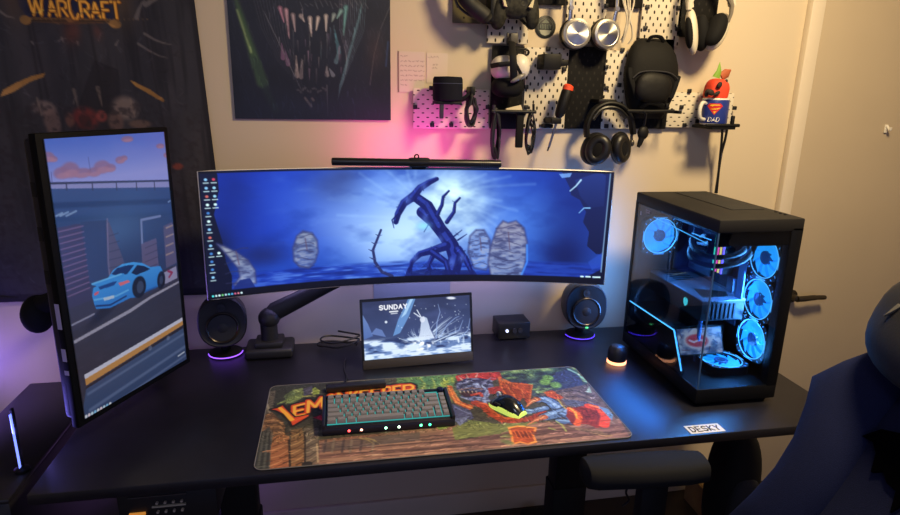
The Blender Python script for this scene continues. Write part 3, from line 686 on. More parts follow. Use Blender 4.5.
# the blue car
B0, B1, B2 = (44,120,206), (74,166,244), (18,40,92)
cv.ell((.1231,.3642), .085, .014, (26,24,38), .8, -.42, .5)
cv.poly([(.0631,.3363),(.0685,.3198),(.0824,.3171),(.102,.3158),(.1281,.2952),(.1557,.2883),(.1889,.2918),(.2162,.3011),(.2404,.3172),(.274,.3233),(.282,.3409),(.2826,.3618),(.2667,.3729),(.2256,.3711),(.1977,.3802),(.167,.3732),(.1064,.3778),(.0688,.3678),(.0654,.3552)], B1, 1, B0)
cv.poly([(.1212,.3026),(.14,.2936),(.1729,.295),(.1908,.2996),(.1667,.3149),(.1372,.3117)], B2, .95); cv.poly([(.179,.3158),(.2,.3019),(.2215,.3098),(.2396,.322),(.2193,.3242),(.1934,.3246)], (16,26,58), .95)
cv.poly([(.0644,.3119),(.0779,.3112),(.1464,.3094),(.1583,.3103),(.1572,.3171),(.1414,.3223),(.1211,.3212),(.1169,.3294),(.0837,.3266),(.0795,.3185)], (60,146,226), 1); cv.poly([(.0817,.3214),(.1211,.3212),(.1354,.3229),(.1256,.3296),(.0859,.3295)], (20,56,124), .9)
cv.line([(.0673,.3105),(.1493,.3102)], .004, (110,190,250), .9); cv.line([(.0668,.3465),(.1273,.356),(.164,.3527)], .004, (120,196,250), .7); cv.line([(.0699,.3612),(.1075,.3711),(.1559,.3649)], .004, (20,44,100), .9)
cv.poly([(.0693,.3314),(.083,.3309),(.0793,.3367),(.0682,.3379)], (220,90,104), .95); cv.poly([(.1375,.3283),(.1675,.3296),(.1728,.3359),(.1422,.3367)], (226,110,120), .95)
cv.poly([(.0911,.3495),(.1221,.3521),(.121,.3588),(.0927,.357)], (186,204,226), .95)
cv.ell((.1983,.3555), .022, .026, (18,20,34), 1, .2); cv.ell((.2014,.3564), .011, .015, (60,72,100), .9, .2); cv.ell((.2723,.3589), .014, .022, (18,20,34), 1, .2); cv.ell((.2723,.3589), .006, .011, (56,66,96), .9, .2)
cv.line([(.2188,.3716),(.2528,.3715)], .005, (32,90,170), .9)
# barrier stripes at the bottom
cv.poly([(.0153,.4997),(.3536,.4774),(.3561,.4881),(.016,.5118)], (206,206,226), .95); cv.poly([(.0164,.5096),(.3523,.4868),(.3548,.4976),(.0165,.5249)], (196,140,76), .95); cv.line([(.0156,.5304),(.35,.5029)], .004, (40,34,44), .9)
cv.poly([(.0152,.5326),(.3535,.507),(.3578,.6244),(-.0133,.6106)], (66,84,122), .9, (46,66,108))
for a, b, w in (((88,394),(188,331),.006),((90,410),(190,343),.008),((94,418),(190,352),.006)): cv.line(trace(H_POR, [a, b]), w, (112,128,168), .55, soft=.003)
for k, px in enumerate((150,168)): cv.ell(trace(H_POR, (px,348-k*10)), .006, .006, (120,130,160), .6)
for k in range(9): cv.ell(trace(H_POR, (86+k*3, 416.5-k*1.6)), .0035, .004, [(226,230,240),(240,220,230),(200,226,240),(140,200,240)][k % 4], .95)
cv.line([(.3041,.5757),(.328,.5741)], .004, (210,216,230), .8)
cv.line([(0,0),(0,PTH)], .004, (10,10,14)); cv.line([(PTW,0),(PTW,PTH)], .004, (10,10,14))
cv.build('screen', art_mat('portrait_screen', .56, .3), pm, flat_pose(PTC, PTR, PTW, PTH, -.0006))
# its arm
pa = thing('monitor_mount', 'dark pole arm behind the upright monitor at the left', 'monitor mount', (-.74,-.07,DESK))
part('clamp', MB().box((-.74,-.06,DESK+.012),(.09,.1,.024), bev=.005), BLK, pa)
part('pole', MB().cyl((-.74,-.07,DESK+.01),(-.74,-.07,1.12),.017), BLK, pa)
vh = PTM @ Vector((0,.052,0)); el = Vector((-.9069,-.34,.9999))
part('arm', MB().tube([(-.74,-.07,1.06),(-.83,-.16,1.03),(el.x+.02,el.y+.05,el.z+.03)], .019, 12).sph(el, (.036,.044,.048)).tube([el+Vector((0,0,.02)), (vh.x-.05,vh.y+.025,vh.z-.06), vh], [.024,.022,.022], 12), BLKM, pa)
mb = MB().box((0,.0495,0),(.11,.005,.11), bev=.002); mb.bm.transform(PTM); part('mounting_plate', mb, BLK, pa)

# ================================================================== portable monitor on the desk
PBC, PBR, PBW, PBH = (.0589,-.2043,.8472), (.0266,-.162,-.0176), .3422, .2138
PBM = pose(PBC, PBR)
pb = thing('portable_monitor', 'small flat monitor leaning on the desk showing an icy splash', 'monitor', (.059,-.19,DESK))
mb = MB().box((0,.005,0),(PBW,.0085,PBH), bev=.0025); mb.bm.transform(PBM); part('casing', mb, mat('portable_black', (20,20,22), .45), pb)
mb = MB().box((0,-.0008,-PBH/2+.0145),(PBW-.003,.002,.027), bev=.0006); mb.bm.transform(PBM); part('chin', mb, mat('chin_brown_grey', (66,60,55), .5), pb)
mb = MB().box((0,.025,-.06),(.2,.004,.1), rot=(.5,0,0)); mb.bm.transform(PBM); part('kickstand', mb, BLK, pb)
cw_, ch_ = PBW-.010, PBH-.027
cv = Canvas(PBW, PBH, .0014, (8,9,13)); 
cv.poly([(.005,.006),(PBW-.005,.006),(PBW-.005,PBH-.021),(.005,PBH-.021)], (44,52,86), 1, (66,86,136))
fy = (.1461,.1238)[1]; regn = ((cv.X > .005)&(cv.X < PBW-.005)&(cv.Y > .006)&(cv.Y < PBH-.021))*1.
cv.wash(cv.noise(.06,.03,61), (70,82,130), .45, .8, .6, regn)
cv.poly([(.1479,.001),(.1691,.0024),(.1456,.059),(.1162,.109),(.0947,.1165),(.1118,.0687)], (112,164,226), .75); cv.poly([(.154,.0014),(.1631,.002),(.1368,.0522),(.1211,.0633)], (190,226,250), .7)
cv.poly([(.0029,.0362),(.0218,.074),(.0349,.1116),(.0047,.1213)], (112,140,196), .9, (80,108,170)); cv.poly([(.0293,.105),(.0449,.088),(.0625,.0955),(.0736,.1178)], (104,130,190), .8)
cv.poly([(.0015,.1271),(.3332,.1297),(.3376,.1999),(.0037,.207)], (74,98,150), 1, (140,174,228))
wn = cv.noise(.04,.010,62,3); below = np.clip((cv.Y-fy+.004)/.01,0,1)*regn
cv.wash(wn, (214,232,252), .48, .6, 1, below); cv.wash(wn, (34,46,88), .42, .3, .85, below)
cv.wash(cv.noise(.012,.012,63,2), (236,246,255), .5, .72, .95, np.exp(-((cv.X-(.1819,.1517)[0])/.05)**2-((cv.Y-(.1819,.1517)[1])/.022)**2)*1.6*regn)
cv.wash(cv.noise(.008,.016,64,2), (214,232,252), .52, .7, .9, np.exp(-((cv.X-(.2759,.1376)[0])/.045)**2-((cv.Y-(.2757,.1439)[1])/.03)**2)*1.3*regn)
rr = random.Random(8)
for k in range(34):     # spray
    c = (.2004,.1532); a = rr.uniform(-2.9,-.25); r0 = rr.uniform(.02,.06); r1 = r0+rr.uniform(.02,.07)
    P = [(c[0]+r*math.cos(a+.3*(r-r0)/.05)*1.15, c[1]+r*math.sin(a)*.75) for r in (r0,(r0+r1)/2,r1)]
    if all(.008 < x < PBW-.008 and .01 < y < PBH-.024 for x, y in P): cv.line(P, rr.uniform(.0015,.004), (206,226,250), rr.uniform(.4,.9), w2=.0008)
for k in range(40):
    q = (rr.uniform(.1,.34), rr.uniform(.02,.14)); cv.ell(q, .0016, .0016, (210,226,250), rr.uniform(.3,.9))
for P in ([(.226,.1335),(.2308,.084),(.2412,.0537),(.2358,.0286)], [(.2385,.1314),(.2616,.0958),(.2873,.0759),(.3001,.0706)], [(.2669,.1243),(.2988,.1144),(.3123,.084)], [(.3011,.1397),(.3272,.1166),(.3347,.0794)]): cv.line(P, .004, (150,176,226), .7, w2=.0015)
# pale upright shape in the middle of the splash
cv.poly([(.1773,.1109),(.1815,.0802),(.1883,.0622),(.2004,.0693),(.2085,.1009),(.2229,.1333),(.1702,.1351)], (186,202,228), .9, (216,230,250)); cv.ell((.1864,.0729), .008, .009, (214,222,238), .9)
cv.line([(.179,.0646),(.1612,.0509)], .003, (226,236,250), .9); cv.line([(.1821,.0648),(.1707,.0424)], .003, (226,236,250), .9); cv.line([(.2085,.1009),(.2258,.1397)], .0025, (80,90,140), .8)
cv.ell((.2768,.0129), .014, .004, (236,242,252), .9, .1, .6)
cv.text('SUNDAY', .058, .034, .0125, .0095, .0050, (238,240,246), .0034)
cv.line([(.088,.042),(.112,.0415)], .004, (236,240,246), .95); cv.line([(.092,.048),(.110,.0475)], .003, (236,240,246), .8); cv.ell((.0756,.0721), .004, .004, (220,230,244), .9)
for q in ([(0,0),(PBW,0),(PBW,.008),(0,.008)],[(0,0),(.007,0),(.007,PBH),(0,PBH)],[(PBW-.007,0),(PBW,0),(PBW,PBH),(PBW-.007,PBH)],[(0,PBH-.030),(PBW,PBH-.030),(PBW,PBH),(0,PBH)]): cv.poly(q, (9,10,14))
cv.build('screen', art_mat('portable_screen', 1.0, .3), pb, flat_pose(PBC, PBR, PBW, PBH, -.0006))

# ================================================================== desk mat with printed artwork
dm = thing('desk_mat', 'large printed desk mat with orange lettering and a horned dragon', 'desk mat', (.08,-.5,DESK))
px0, py1, pw, ph, pz = -.37, -.299, .9, .4, .743
def rrect(x0, x1, y0, y1, r, n=8):
    out = []
    for cx, cy, a0 in ((x1-r,y1-r,0),(x0+r,y1-r,PI/2),(x0+r,y0+r,PI),(x1-r,y0+r,1.5*PI)):
        out += [(cx+r*math.cos(a0+PI/2*k/n), cy+r*math.sin(a0+PI/2*k/n)) for k in range(n+1)]
    return out
part('rubber_base', MB().prism(rrect(px0,px0+pw,py1-ph,py1,.022), DESK+.0003, pz-.0002, 'xy'), mat('rubber', (24,22,24), .8), dm)
stp = [(x,y,pz-.0006) for x, y in rrect(px0+.0006,px0+pw-.0006,py1-ph+.0006,py1-.0006,.0215)]
part('stitched_edge', MB().tube(stp, .0013, 6, True), mat('stitching', (112,108,104), .8), dm)
cv = Canvas(pw, ph, .0021, (74,72,60))
n = cv.noise(.05,.03,70,4); cv.wash(n, (52,50,46), .4, .7, .8)
# -- left: foliage, rocks and bundled posts
cv.poly([(-.0247,-.0162),(.2068,-.0333),(.1903,.163),(.0328,.2375)], (50,54,50), .9)
for k in range(9):
    a = trace(H_PAD, (278+k*3,404-k*1)); cv.line([a, (a[0]+.03, a[1]-.03+.004*k), (a[0]+.05, a[1]-.035+.006*k)], .006, (130+k*3,152,88), .7, w2=.002)
for P, c in (([(.0414,.0645),(.0582,.0381),(.0908,.0428),(.0876,.0883),(.0655,.1125),(.0521,.1051)], (96,116,76)),([(.0606,.0325),(.0899,.0249),(.094,.055),(.0724,.0518)], (140,160,96)),([(.1123,.0401),(.1227,.0236),(.1369,.0496),(.1346,.0668),(.1186,.0702)], (160,184,84)),([(.0902,.0309),(.1142,.0163),(.1183,.0586),(.0947,.0724)], (84,84,110)),([(.1862,.0269),(.2003,.0104),(.2056,.0297)], (150,180,90))): cv.poly(P, c, .85)
for k in range(10): cv.line(trace(H_PAD, [(286+k*1.8,404-k*.7),(289+k*1.6,396-k*.4)]), .003, (156,178,96), .75, w2=.001)
cv.poly([(-.0034,.0349),(.0171,.0261),(.0165,.137),(.0034,.1556)], (110,102,92), .7); cv.line([(.0006,.1028),(.0129,.1519)], .006, (160,150,130), .8)
cv.poly([(-.0031,.1647),(.0175,.1475),(.0551,.2174),(.0577,.2861),(-.0028,.2768)], (122,88,64), .9)
for k in range(6): cv.line(trace(H_PAD, [(264+k*2,418+k*3),(274+k*2,416+k*3.4),(283,422+k*3)]), .006, (176,134,92) if k % 2 else (80,58,46), .8)
cv.poly([(-.0095,.2582),(.019,.2167),(.0424,.3968),(-.002,.3973)], (62,64,64), .9)
for k in range(6): cv.line(trace(H_PAD, [(262+k*2,432),(255+k*3,468)]), .004, (96,98,92) if k % 2 else (40,42,44), .7)
def post(P, c0, c1, hi, seed):
    cv.poly(P, c0, .98, c1); x0 = min(p[0] for p in P); x1 = max(p[0] for p in P); y0 = min(p[1] for p in P); y1 = max(p[1] for p in P)
    r = random.Random(seed)
    for k in range(9):
        y = y0+(y1-y0)*(k+.5)/9; cv.line([(x0+.12*(x1-x0), y+.012), (x0+.5*(x1-x0), y+r.uniform(-.004,.008)), (x0+.9*(x1-x0), y-.014)], r.uniform(.003,.007), hi if k % 2 else [q*.55 for q in c1], .75, w2=.002)
post([(.0305,.2643),(.0486,.2581),(.0682,.2701),(.0731,.31),(.0767,.3984),(.0362,.3995),(.0298,.3075)], (150,104,70), (168,100,66), (206,150,104), 1)
post([(.0712,.2433),(.0972,.2379),(.1067,.2936),(.1108,.3367),(.1091,.3996),(.0788,.3987)], (120,96,68), (152,104,66), (200,164,112), 2)
post([(.102,.2387),(.1359,.2438),(.1416,.3971),(.1134,.4003)], (104,98,90), (120,100,84), (176,160,130), 3)
cv.line([(.0694,.2879),(.0786,.3949)], .005, (34,28,26), .9); cv.line([(.1052,.2577),(.1112,.4)], .004, (34,28,26), .9); cv.line([(.1352,.3152),(.1392,.389)], .004, (206,180,140), .8); cv.ell((.1153,.393), .012, .010, (30,26,26), .9)
# -- planks in front
cv.poly([(.1395,.2986),(.5117,.2817),(.8985,.3204),(.8856,.4127),(.1419,.4123)], (134,98,84), 1, (122,88,78))
pn = cv.noise(.2,.006,71,3); rg = ((cv.Y > (.3328,.3014)[1])&(cv.X > (.1408,.3617)[0]))*1.
cv.wash(pn, (84,58,52), .52, .62, .8, rg); cv.wash(pn, (176,136,110), .44, .34, .8, rg)
cv.poly([(.1467,.3127),(.2361,.3046),(.3821,.2998),(.3773,.335),(.1474,.3505)], (92,80,76), .8)
for k, px in enumerate((326,334,344,352,362,374)): cv.line(trace(H_PAD, [(px,440),(px-2,452)]), .006, (130,118,104) if k % 2 else (60,50,56), .7)
for a in (360,366): cv.line(trace(H_PAD, [(a,438),(a+8,440),(a+14,444)]), .006, (170,150,96), .7, w2=.002)
# -- green glow behind
cv.poly([(.3537,-.012),(.5415,-.0252),(.4842,.1526),(.4733,.2807),(.4322,.2981),(.3504,.1328)], (96,136,82), .95, (120,146,72))
gn = cv.noise(.03,.03,72,3); rg2 = np.exp(-((cv.X-(.4447,.0889)[0])/.09)**2-((cv.Y-(.4466,.0771)[1])/.08)**2)
cv.wash(gn, (168,182,70), .52, .7, .9, np.clip(rg2*1.6,0,1)); cv.wash(gn, (70,120,88), .46, .3, .8, np.clip(rg2*1.5,0,1))
for k in range(7): cv.line(trace(H_PAD, [(414+k*6,378),(420+k*5,384),(416+k*6,390),(422+k*5,396)]), .005, (186,196,88) if k % 2 else (84,140,96), .6, soft=.003)
cv.poly([(.4633,.2935),(.5158,.2627),(.5867,.293),(.6903,.2989),(.5746,.3382),(.4604,.3477)], (112,124,66), .9)
# -- right: rocks
cv.poly([(.6546,.0047),(.8576,-.0079),(.9023,.0266),(.901,.1062),(.8863,.1834),(.731,.1778),(.6544,.0953)], (62,92,70), 1, (56,66,80))
r3 = cv.noise(.03,.016,73,3); rgr = ((cv.Y < (.7981,.1527)[1])&(cv.X > (.6499,.0569)[0]))*1.
cv.wash(r3, (132,164,98), .55, .72, .9, rgr); cv.wash(r3, (34,40,60), .45, .28, .85, rgr)
cv.poly([(.8309,.0301),(.8866,.0174),(.8885,.0915),(.8654,.1626),(.7981,.1527),(.7966,.091)], (48,58,92), .85); cv.line([(.8745,.0157),(.8919,.0524),(.8981,.1058)], .007, (140,190,150), .85)
for c in [(.7936,.0648),(.7763,.088),(.8016,.1106)]: cv.ell(c, .016, .02, (120,172,80), .8, .4, .4)
cv.poly([(.7384,.1558),(.896,.1181),(.8957,.2414),(.8875,.3434),(.7481,.2877)], (96,84,82), .95, (120,92,78))
for k in range(8): cv.line(trace(H_PAD, [(552+k*3,393+k*2),(574+k*3,390+k*3),(594+k*3,396+k*4)]), .005, (140,124,112) if k % 2 else (58,56,66), .75)
cv.poly([(.871,.1635),(.8939,.1303),(.8855,.1715)], (160,190,150), .8)
# -- dragon: wings
W0, W1 = (166,70,38), (206,104,54)
cv.poly([(.525,.0128),(.573,-.0003),(.6636,.006),(.6591,.0453),(.5864,.073),(.5263,.0516)], (176,52,50), .95)
cv.poly([(.6474,.0436),(.6639,.0717),(.7138,.0853),(.7358,.101),(.7107,.1517),(.6875,.2159),(.6846,.171),(.6602,.1954),(.6577,.1555),(.637,.1582),(.637,.105)], W0, .97, (146,58,32))
for P in ([(.652,.0377),(.6427,.1059),(.6413,.1531)], [(.6569,.0643),(.6648,.1508),(.6618,.1901)], [(.6627,.0651),(.6955,.1257),(.6873,.1714)], [(.6533,.0444),(.6794,.0803),(.733,.1006),(.6891,.2107)]): cv.line(P, .007, W1, .9, w2=.004)
for k in range(8): cv.line(trace(H_PAD, [(505+k*2,385+k*.6),(508+k*2.2,394)]), .002, (104,36,24), .6)
cv.poly([(.4917,.0654),(.5046,.0734),(.5019,.1325),(.5143,.1682),(.5416,.1942),(.5266,.2132),(.4962,.1765),(.4866,.1245)], (186,84,44), .97)
for P in ([(.4934,.0718),(.4982,.1658),(.534,.2038)], [(.5013,.0912),(.5089,.1674)]): cv.line(P, .006, (226,140,70), .85)
# head and neck
cv.poly([(.5194,.0569),(.5544,.0301),(.5951,.036),(.6268,.0535),(.6202,.1026),(.5906,.1513),(.5919,.1908),(.5653,.1868),(.5368,.166),(.5144,.1401),(.5312,.1135),(.5141,.0991)], (86,92,124), .97)
hn = cv.noise(.012,.010,75,2); P_ = [(.5194,.0569),(.5544,.0301),(.5951,.036),(.6268,.0535),(.6202,.1026),(.5906,.1513),(.5919,.1908),(.5653,.1868),(.5368,.166),(.5144,.1401),(.5312,.1135),(.5141,.0991)]
cv.poly(P_, (42,44,72), .9, tex=np.clip((hn-.5)/.15,0,1)); cv.poly(P_, (150,160,190), .8, tex=np.clip((.45-hn)/.15,0,1))
cv.poly([(.5135,.1168),(.549,.1102),(.5754,.12),(.5647,.1418),(.5307,.1425)], (52,24,32), .95); cv.line([(.5495,.1337),(.5741,.1257),(.5756,.1434)], .010, (196,70,50), .9)
for k in range(5): cv.line(trace(H_PAD, [(460+k*4,391),(461+k*4,393.5)]), .004, (220,200,170), .9, w2=.001)
cv.line([(.5196,.0999),(.5528,.0927),(.5851,.1035)], .005, (150,110,90), .8); cv.ell((.575,.0713), .010, .006, (150,170,206), .9); cv.ell((.5526,.0804), .007, .004, (120,140,180), .9)
cv.line([(.608,.0572),(.6271,.0406),(.6458,.0498)], .006, (120,130,160), .9, w2=.002); cv.line([(.5893,.0858),(.5976,.1113),(.5784,.1552),(.5759,.1884)], .006, (150,170,210), .8); cv.poly([(.6033,.1001),(.6374,.0928),(.6423,.1179),(.614,.1374),(.5975,.135)], (166,50,44), .9)
for P in ([(.5403,.041),(.5338,.014)], [(.5602,.0309),(.5598,.0045)], [(.5849,.028),(.5967,.0031)]): cv.line(P, .006, (190,170,150), .85, w2=.001)
# red body, tail ring under the mouse
cv.line([(.5505,.1791),(.5681,.1981),(.5789,.2419),(.5968,.2749),(.631,.285),(.6695,.2809),(.717,.2522)], .028, (160,58,40), .97, w2=.016); cv.line([(.5571,.1746),(.5759,.1884),(.5879,.2381),(.6071,.2665),(.6403,.2715)], .008, (206,92,58), .85)
for k in range(9): cv.line(trace(H_PAD, [(480+k*7,406+min(k,4)*3.5),(483+k*7,409+min(k,4)*3.4)]), .004, (104,34,28), .7)
cv.poly([(.4856,.1749),(.5266,.2132),(.5281,.2546),(.4917,.2787),(.4703,.2559)], (70,74,112), .95); cv.line([(.4905,.1919),(.5222,.2334)], .006, (120,130,176), .8); cv.poly([(.4763,.2518),(.52,.2433),(.4848,.2872)], (110,120,160), .9)
# claws and blue arm
def arm_(P, w, w2, c, h):
    cv.line(P, w*1.2, (26,30,46), .9, w2=w2*1.2); cv.line(P, w, c, 1, w2=w2); cv.line([(x, y-.22*w) for x, y in P], w*.35, h, .85, w2=w2*.3, soft=.002)
A0, A1 = (92,122,164), (146,180,214)
arm_([(.7192,.1874),(.7456,.1857),(.7578,.2154),(.7626,.2485)], .026, .04, A0, A1); arm_([(.6663,.2394),(.6899,.2429),(.7266,.2325)], .018, .022, A0, A1)
arm_([(.7112,.2771),(.7448,.2668),(.7772,.2613),(.795,.2795)], .030, .05, A0, A1); arm_([(.7605,.2691),(.779,.2924),(.7665,.3104),(.7428,.3019)], .020, .024, (80,108,148), A1)
for P in ([(.721,.182),(.6995,.1957),(.6779,.2199)], [(.7086,.2767),(.6833,.288),(.6531,.3079)]): cv.line(P, .022, (186,100,66), 1, w2=.002); cv.line(P, .007, (234,160,110), .9, w2=.001)
cv.line([(.6788,.2517),(.6632,.2494),(.6513,.2528)], .01, (150,190,214), .9, w2=.003)
cv.poly([(.7534,.1462),(.7798,.1381),(.7856,.1627),(.7988,.1821),(.7818,.1967),(.7548,.1756)], (178,74,44), .95); cv.line([(.7542,.1522),(.7841,.1507)], .006, (226,120,70), .8)
cv.poly([(.7893,.1921),(.8227,.2028),(.8764,.2331),(.8684,.2643),(.8195,.2464),(.7881,.2254)], (84,92,112), .9)
cv.line([(.7783,.1905),(.7774,.2238),(.7803,.2459)], .005, (190,170,80), .9)
# orange cuff and bands
cv.poly([(.7876,.2416),(.837,.2382),(.8706,.2593),(.8736,.2964),(.8541,.3335),(.8259,.3484),(.8034,.3258),(.768,.3204),(.7672,.2804)], (132,44,36), .97)
cv.line([(.7909,.2475),(.8015,.2701),(.7976,.3002),(.7806,.3223)], .018, (226,92,46), 1); cv.line([(.7929,.2424),(.7982,.2644),(.7918,.2943)], .006, (244,176,70), .95)
cv.line([(.8478,.2398),(.8706,.2593),(.871,.296),(.847,.3372)], .026, (218,70,44), 1); cv.line([(.8526,.235),(.8755,.2547),(.878,.2868)], .006, (246,150,80), .9)
cv.poly([(.8719,.2434),(.8919,.2625),(.8915,.294),(.8757,.322),(.8762,.2968)], (96,140,170), .95)
for k in range(4): cv.line(trace(H_PAD, [(580+k*5,408),(584+k*5,416),(581+k*5,424)]), .002, (88,26,26), .7)
for k in range(10): cv.line(trace(H_PAD, [(546+k*5,421+k*1.3),(566+k*4.4,427+k*1),(598+k*1.5,431+k*.5)]), .005, (172,140,90) if k % 3 == 0 else (84,66,58), .75)
cv.line([(.7326,.3004),(.741,.3212),(.7408,.3497)], .005, (170,180,90), .85); cv.line([(.7035,.3299),(.7177,.3415)], .005, (150,170,80), .8)
# orange carved block
K = [(.6041,.3148),(.6291,.3091),(.6502,.317),(.6711,.325),(.6536,.3548),(.6512,.3857),(.6295,.391),(.613,.3798),(.5939,.3856),(.6001,.3557)]
cv.poly(K, (176,76,36), .97); cv.line(K+[K[0]], .006, (240,150,70), .95)
for k in range(5): cv.ell(trace(H_PAD, (517+k*4, 433+3*(k % 2))), .010, .008, (104,36,20), .8); cv.line(trace(H_PAD, [(514+k*4,431),(518+k*4,438)]), .003, (236,120,56), .8)
for c in [(.5892,.3495),(.5785,.3702),(.5856,.38)]: cv.ell(c, .012, .008, (110,120,72), .8, .3, .5)
# -- title lettering
def glyph(ch, cx, cy, w, h, th, sl=0, up=0):
    P = [[(cx+(a-.5)*w+sl*(b-.5)*h, cy+h/2-b*h-up*(a-.5)*w) for a, b in st_] for st_ in FONT[ch]]
    return [trace(H_PAD, q) for q in P], th
L_ = [(.015,.1342),(.0309,.1287),(.0414,.117),(.052,.1397),(.0761,.1841),(.113,.1746),(.1072,.1863),(.0735,.2226),(.0669,.1951),(.0459,.1594),(.0267,.1385)]
G = [glyph(*a) for a in (('E',299,410,10,10.5,.016,0,.25),('M',315,404.5,15,11,.016,0,.25),('O',331,399.5,10,10,.016,0,.2),('N',343,397,10,10,.016,0,.15),('K',354,395.5,8,9.5,.015,0,.1),('E',364,394.5,7.5,9,.015,0,.1),('E',375,393,7.5,9,.015,0,.1),('P',387,391.5,7.5,9.5,.015,0,.1),('E',397,390.5,7.5,9.5,.015,0,.1),('R',408,389.5,9,9.5,.015,0,.1))]
cv.line(L_+[L_[0]], .016, (22,18,20), .95)
for g, th in G:
    for P in g: cv.line(P, th*2.0, (22,18,20), .95)
cv.poly(L_, (206,66,36), 1); cv.line([(.0386,.1298),(.0562,.1635),(.0734,.2009)], .012, (246,176,60), .95, w2=.016); cv.line([(.0734,.2009),(.0899,.1887),(.1045,.1809)], .006, (226,84,44), .9)
for g, th in G:
    for P in g: cv.line(P, th, (212,66,36), 1)
    for P in g: cv.line([(x+.001, y+.002) for x, y in P], th*.55, (246,184,64), .95)
cv.poly([(.1223,.191),(.1445,.1793),(.1475,.2121)], (206,44,72), 1)
cv.poly([(.3253,.0472),(.3604,.0369),(.3938,.0449),(.403,.0738),(.3859,.0862),(.3717,.0631),(.3356,.0578)], (216,70,40), .85)
cv.strokes(4200, .011, .0024, 5, y1=(.3328,.3014)[1], lo=.42, hi=1.5, a=.8)
cv.strokes(900, .02, .0022, 8, y1=(.3328,.3014)[1], lo=.3, hi=.4, a=.6)
cv.strokes(500, .030, .0030, 6, y0=(.3318,.3103)[1], lo=.6, hi=1.4, ang=.0)
for g, th in G:
    for P in g: cv.line(P, th*.9, (214,70,38), .9)
    for P in g: cv.line([(x+.001, y+.002) for x, y in P], th*.5, (248,190,70), .95)
cv.line(L_+[L_[0]], .010, (22,18,20), .95); cv.poly(L_, (214,72,38), 1); cv.line([(.036,.1294),(.0535,.1606),(.0706,.1956)], .010, (248,184,64), .95, w2=.013); cv.line([(.0723,.2032),(.09,.1912),(.107,.1812)], .007, (230,92,46), .95)
def pad_pos(u, v):
    r = .021; e = np.minimum(v, ph-v); ins = np.where(e < r, r-np.sqrt(np.maximum(r*r-(r-e)**2, 0)), 0)
    x = np.clip(u, ins+.001, pw-ins-.001)
    return np.stack([px0+x, py1-np.clip(v, .001, ph-.001), np.full_like(u, pz)], 1)
cv.build('printed_surface', art_mat('mat_print', 0, .75), dm, pad_pos)

# ================================================================== keyboard
kb = thing('keyboard', 'compact grey mechanical keyboard with glowing keys on the printed mat', 'keyboard', (-.060,-.520,pz), (0,0,-.004))
KW, KD = .326, .132
sl = .09     # slope of the key deck
def deck(y): return .021+(y+KD/2)*sl
mb = MB().ring_loft([[(-KW/2,-KD/2,.001),(-KW/2,KD/2,.001),(-KW/2,KD/2,deck(KD/2)+.006),(-KW/2,-KD/2+.003,deck(-KD/2)+.003)],[(KW/2,-KD/2,.001),(KW/2,KD/2,.001),(KW/2,KD/2,deck(KD/2)+.006),(KW/2,-KD/2+.003,deck(-KD/2)+.003)]])
part('case', MB().box((0,0,.010),(KW,KD,.018), bev=.003).box((0,0,deck(0)-.006),(KW-.002,KD-.002,.012), rot=(math.atan(sl),0,0), bev=.002).box((-KW/2+.004,0,deck(0)+.003),(.008,KD,.014), rot=(math.atan(sl),0,0), bev=.002).box((KW/2-.004,0,deck(0)+.003),(.008,KD,.014), rot=(math.atan(sl),0,0), bev=.002).box((0,KD/2-.004,deck(KD/2)+.001),(KW,.008,.012), bev=.002), mat('keyboard_case', (24,24,38), .35), kb, False)
mb.bm.free()
part('backlit_plate', MB().box((0,.0028,deck(.0028)+.0012),(.302,.114,.001), rot=(math.atan(sl),0,0)), mat('key_backlight', (20,40,40), .5, emit=(70,205,200), es=.55), kb, False, label='teal glowing plate under the keys')
KC = mat('keycap_taupe', (122,120,124), .6); KC2 = mat('keycap_dark', (52,52,70), .5)
U = .0190; caps = {}
def cap(w):
    mb = MB(); a, b = w*U/2-.0011, U/2-.0012; c, d_ = a-.0022, b-.0026
    mb.ring_loft([[(-a,-b,0),(a,-b,0),(a,b,0),(-a,b,0)],[(-a,-b,.001),(a,-b,.001),(a,b,.001),(-a,b,.001)],[(-c,-d_+.0012,.0085),(c,-d_+.0012,.0085),(c,d_+.0012,.0085),(-c,d_+.0012,.0085)]])
    return mb
rows = [([1]*4+[-.2]+[1]*4+[-.2]+[1]*4+[.0]+[1], 0), ([1]*13+[2,1], 0), ([1.5]+[1]*12+[1.5,1], 0), ([1.75]+[1]*11+[2.25,1], 0), ([2.25]+[1]*10+[1.75,1,1], 0), ([1.25]*3+[6.25]+[1]*6, 0)]
for ri, (ws, _) in enumerate(rows):
    x = -8*U; y = KD/2-.0055-(ri+.5)*U-(.0 if ri == 0 else .002)
    for ki, w in enumerate(ws):
        if w <= 0: x += -w*U; continue
        if w not in caps:
            o = part('keycap', cap(w), KC, kb, False); caps[w] = o
        else:
            o = caps[w].copy(); COL.objects.link(o); o.parent = kb
        o.location = (x+w*U/2, y, deck(y)+.004); o.rotation_euler = (math.atan(sl),0,0); x += w*U
kx = 8*U-.5*U; ky = KD/2-.0055-.5*U
part('volume_knob', MB().lathe([(.0085,0),(.0085,.011),(.0078,.012),(.003,.0122)], (kx,ky,deck(ky)+.004)), mat('knob_blue_black', (24,26,52), .3, .5), kb, False)
for i, (q, c) in enumerate(((347,(255,70,70)),(359,(255,170,140)),(383,(170,255,210)),(396,(220,255,220)),(418,(90,255,170)),(427,(60,240,160)))):
    x = (q-387)*.00247
    part('front_light', MB().sph((x,-KD/2-.0002,.011),(.0032,.0014,.0032),12,8), mat('kb_led%d' % i, c, .4, emit=c, es=5), kb, False)
part('usb_plug', MB().box((-.10,KD/2+.008,.012),(.014,.02,.008), bev=.002), BLK, kb, False)

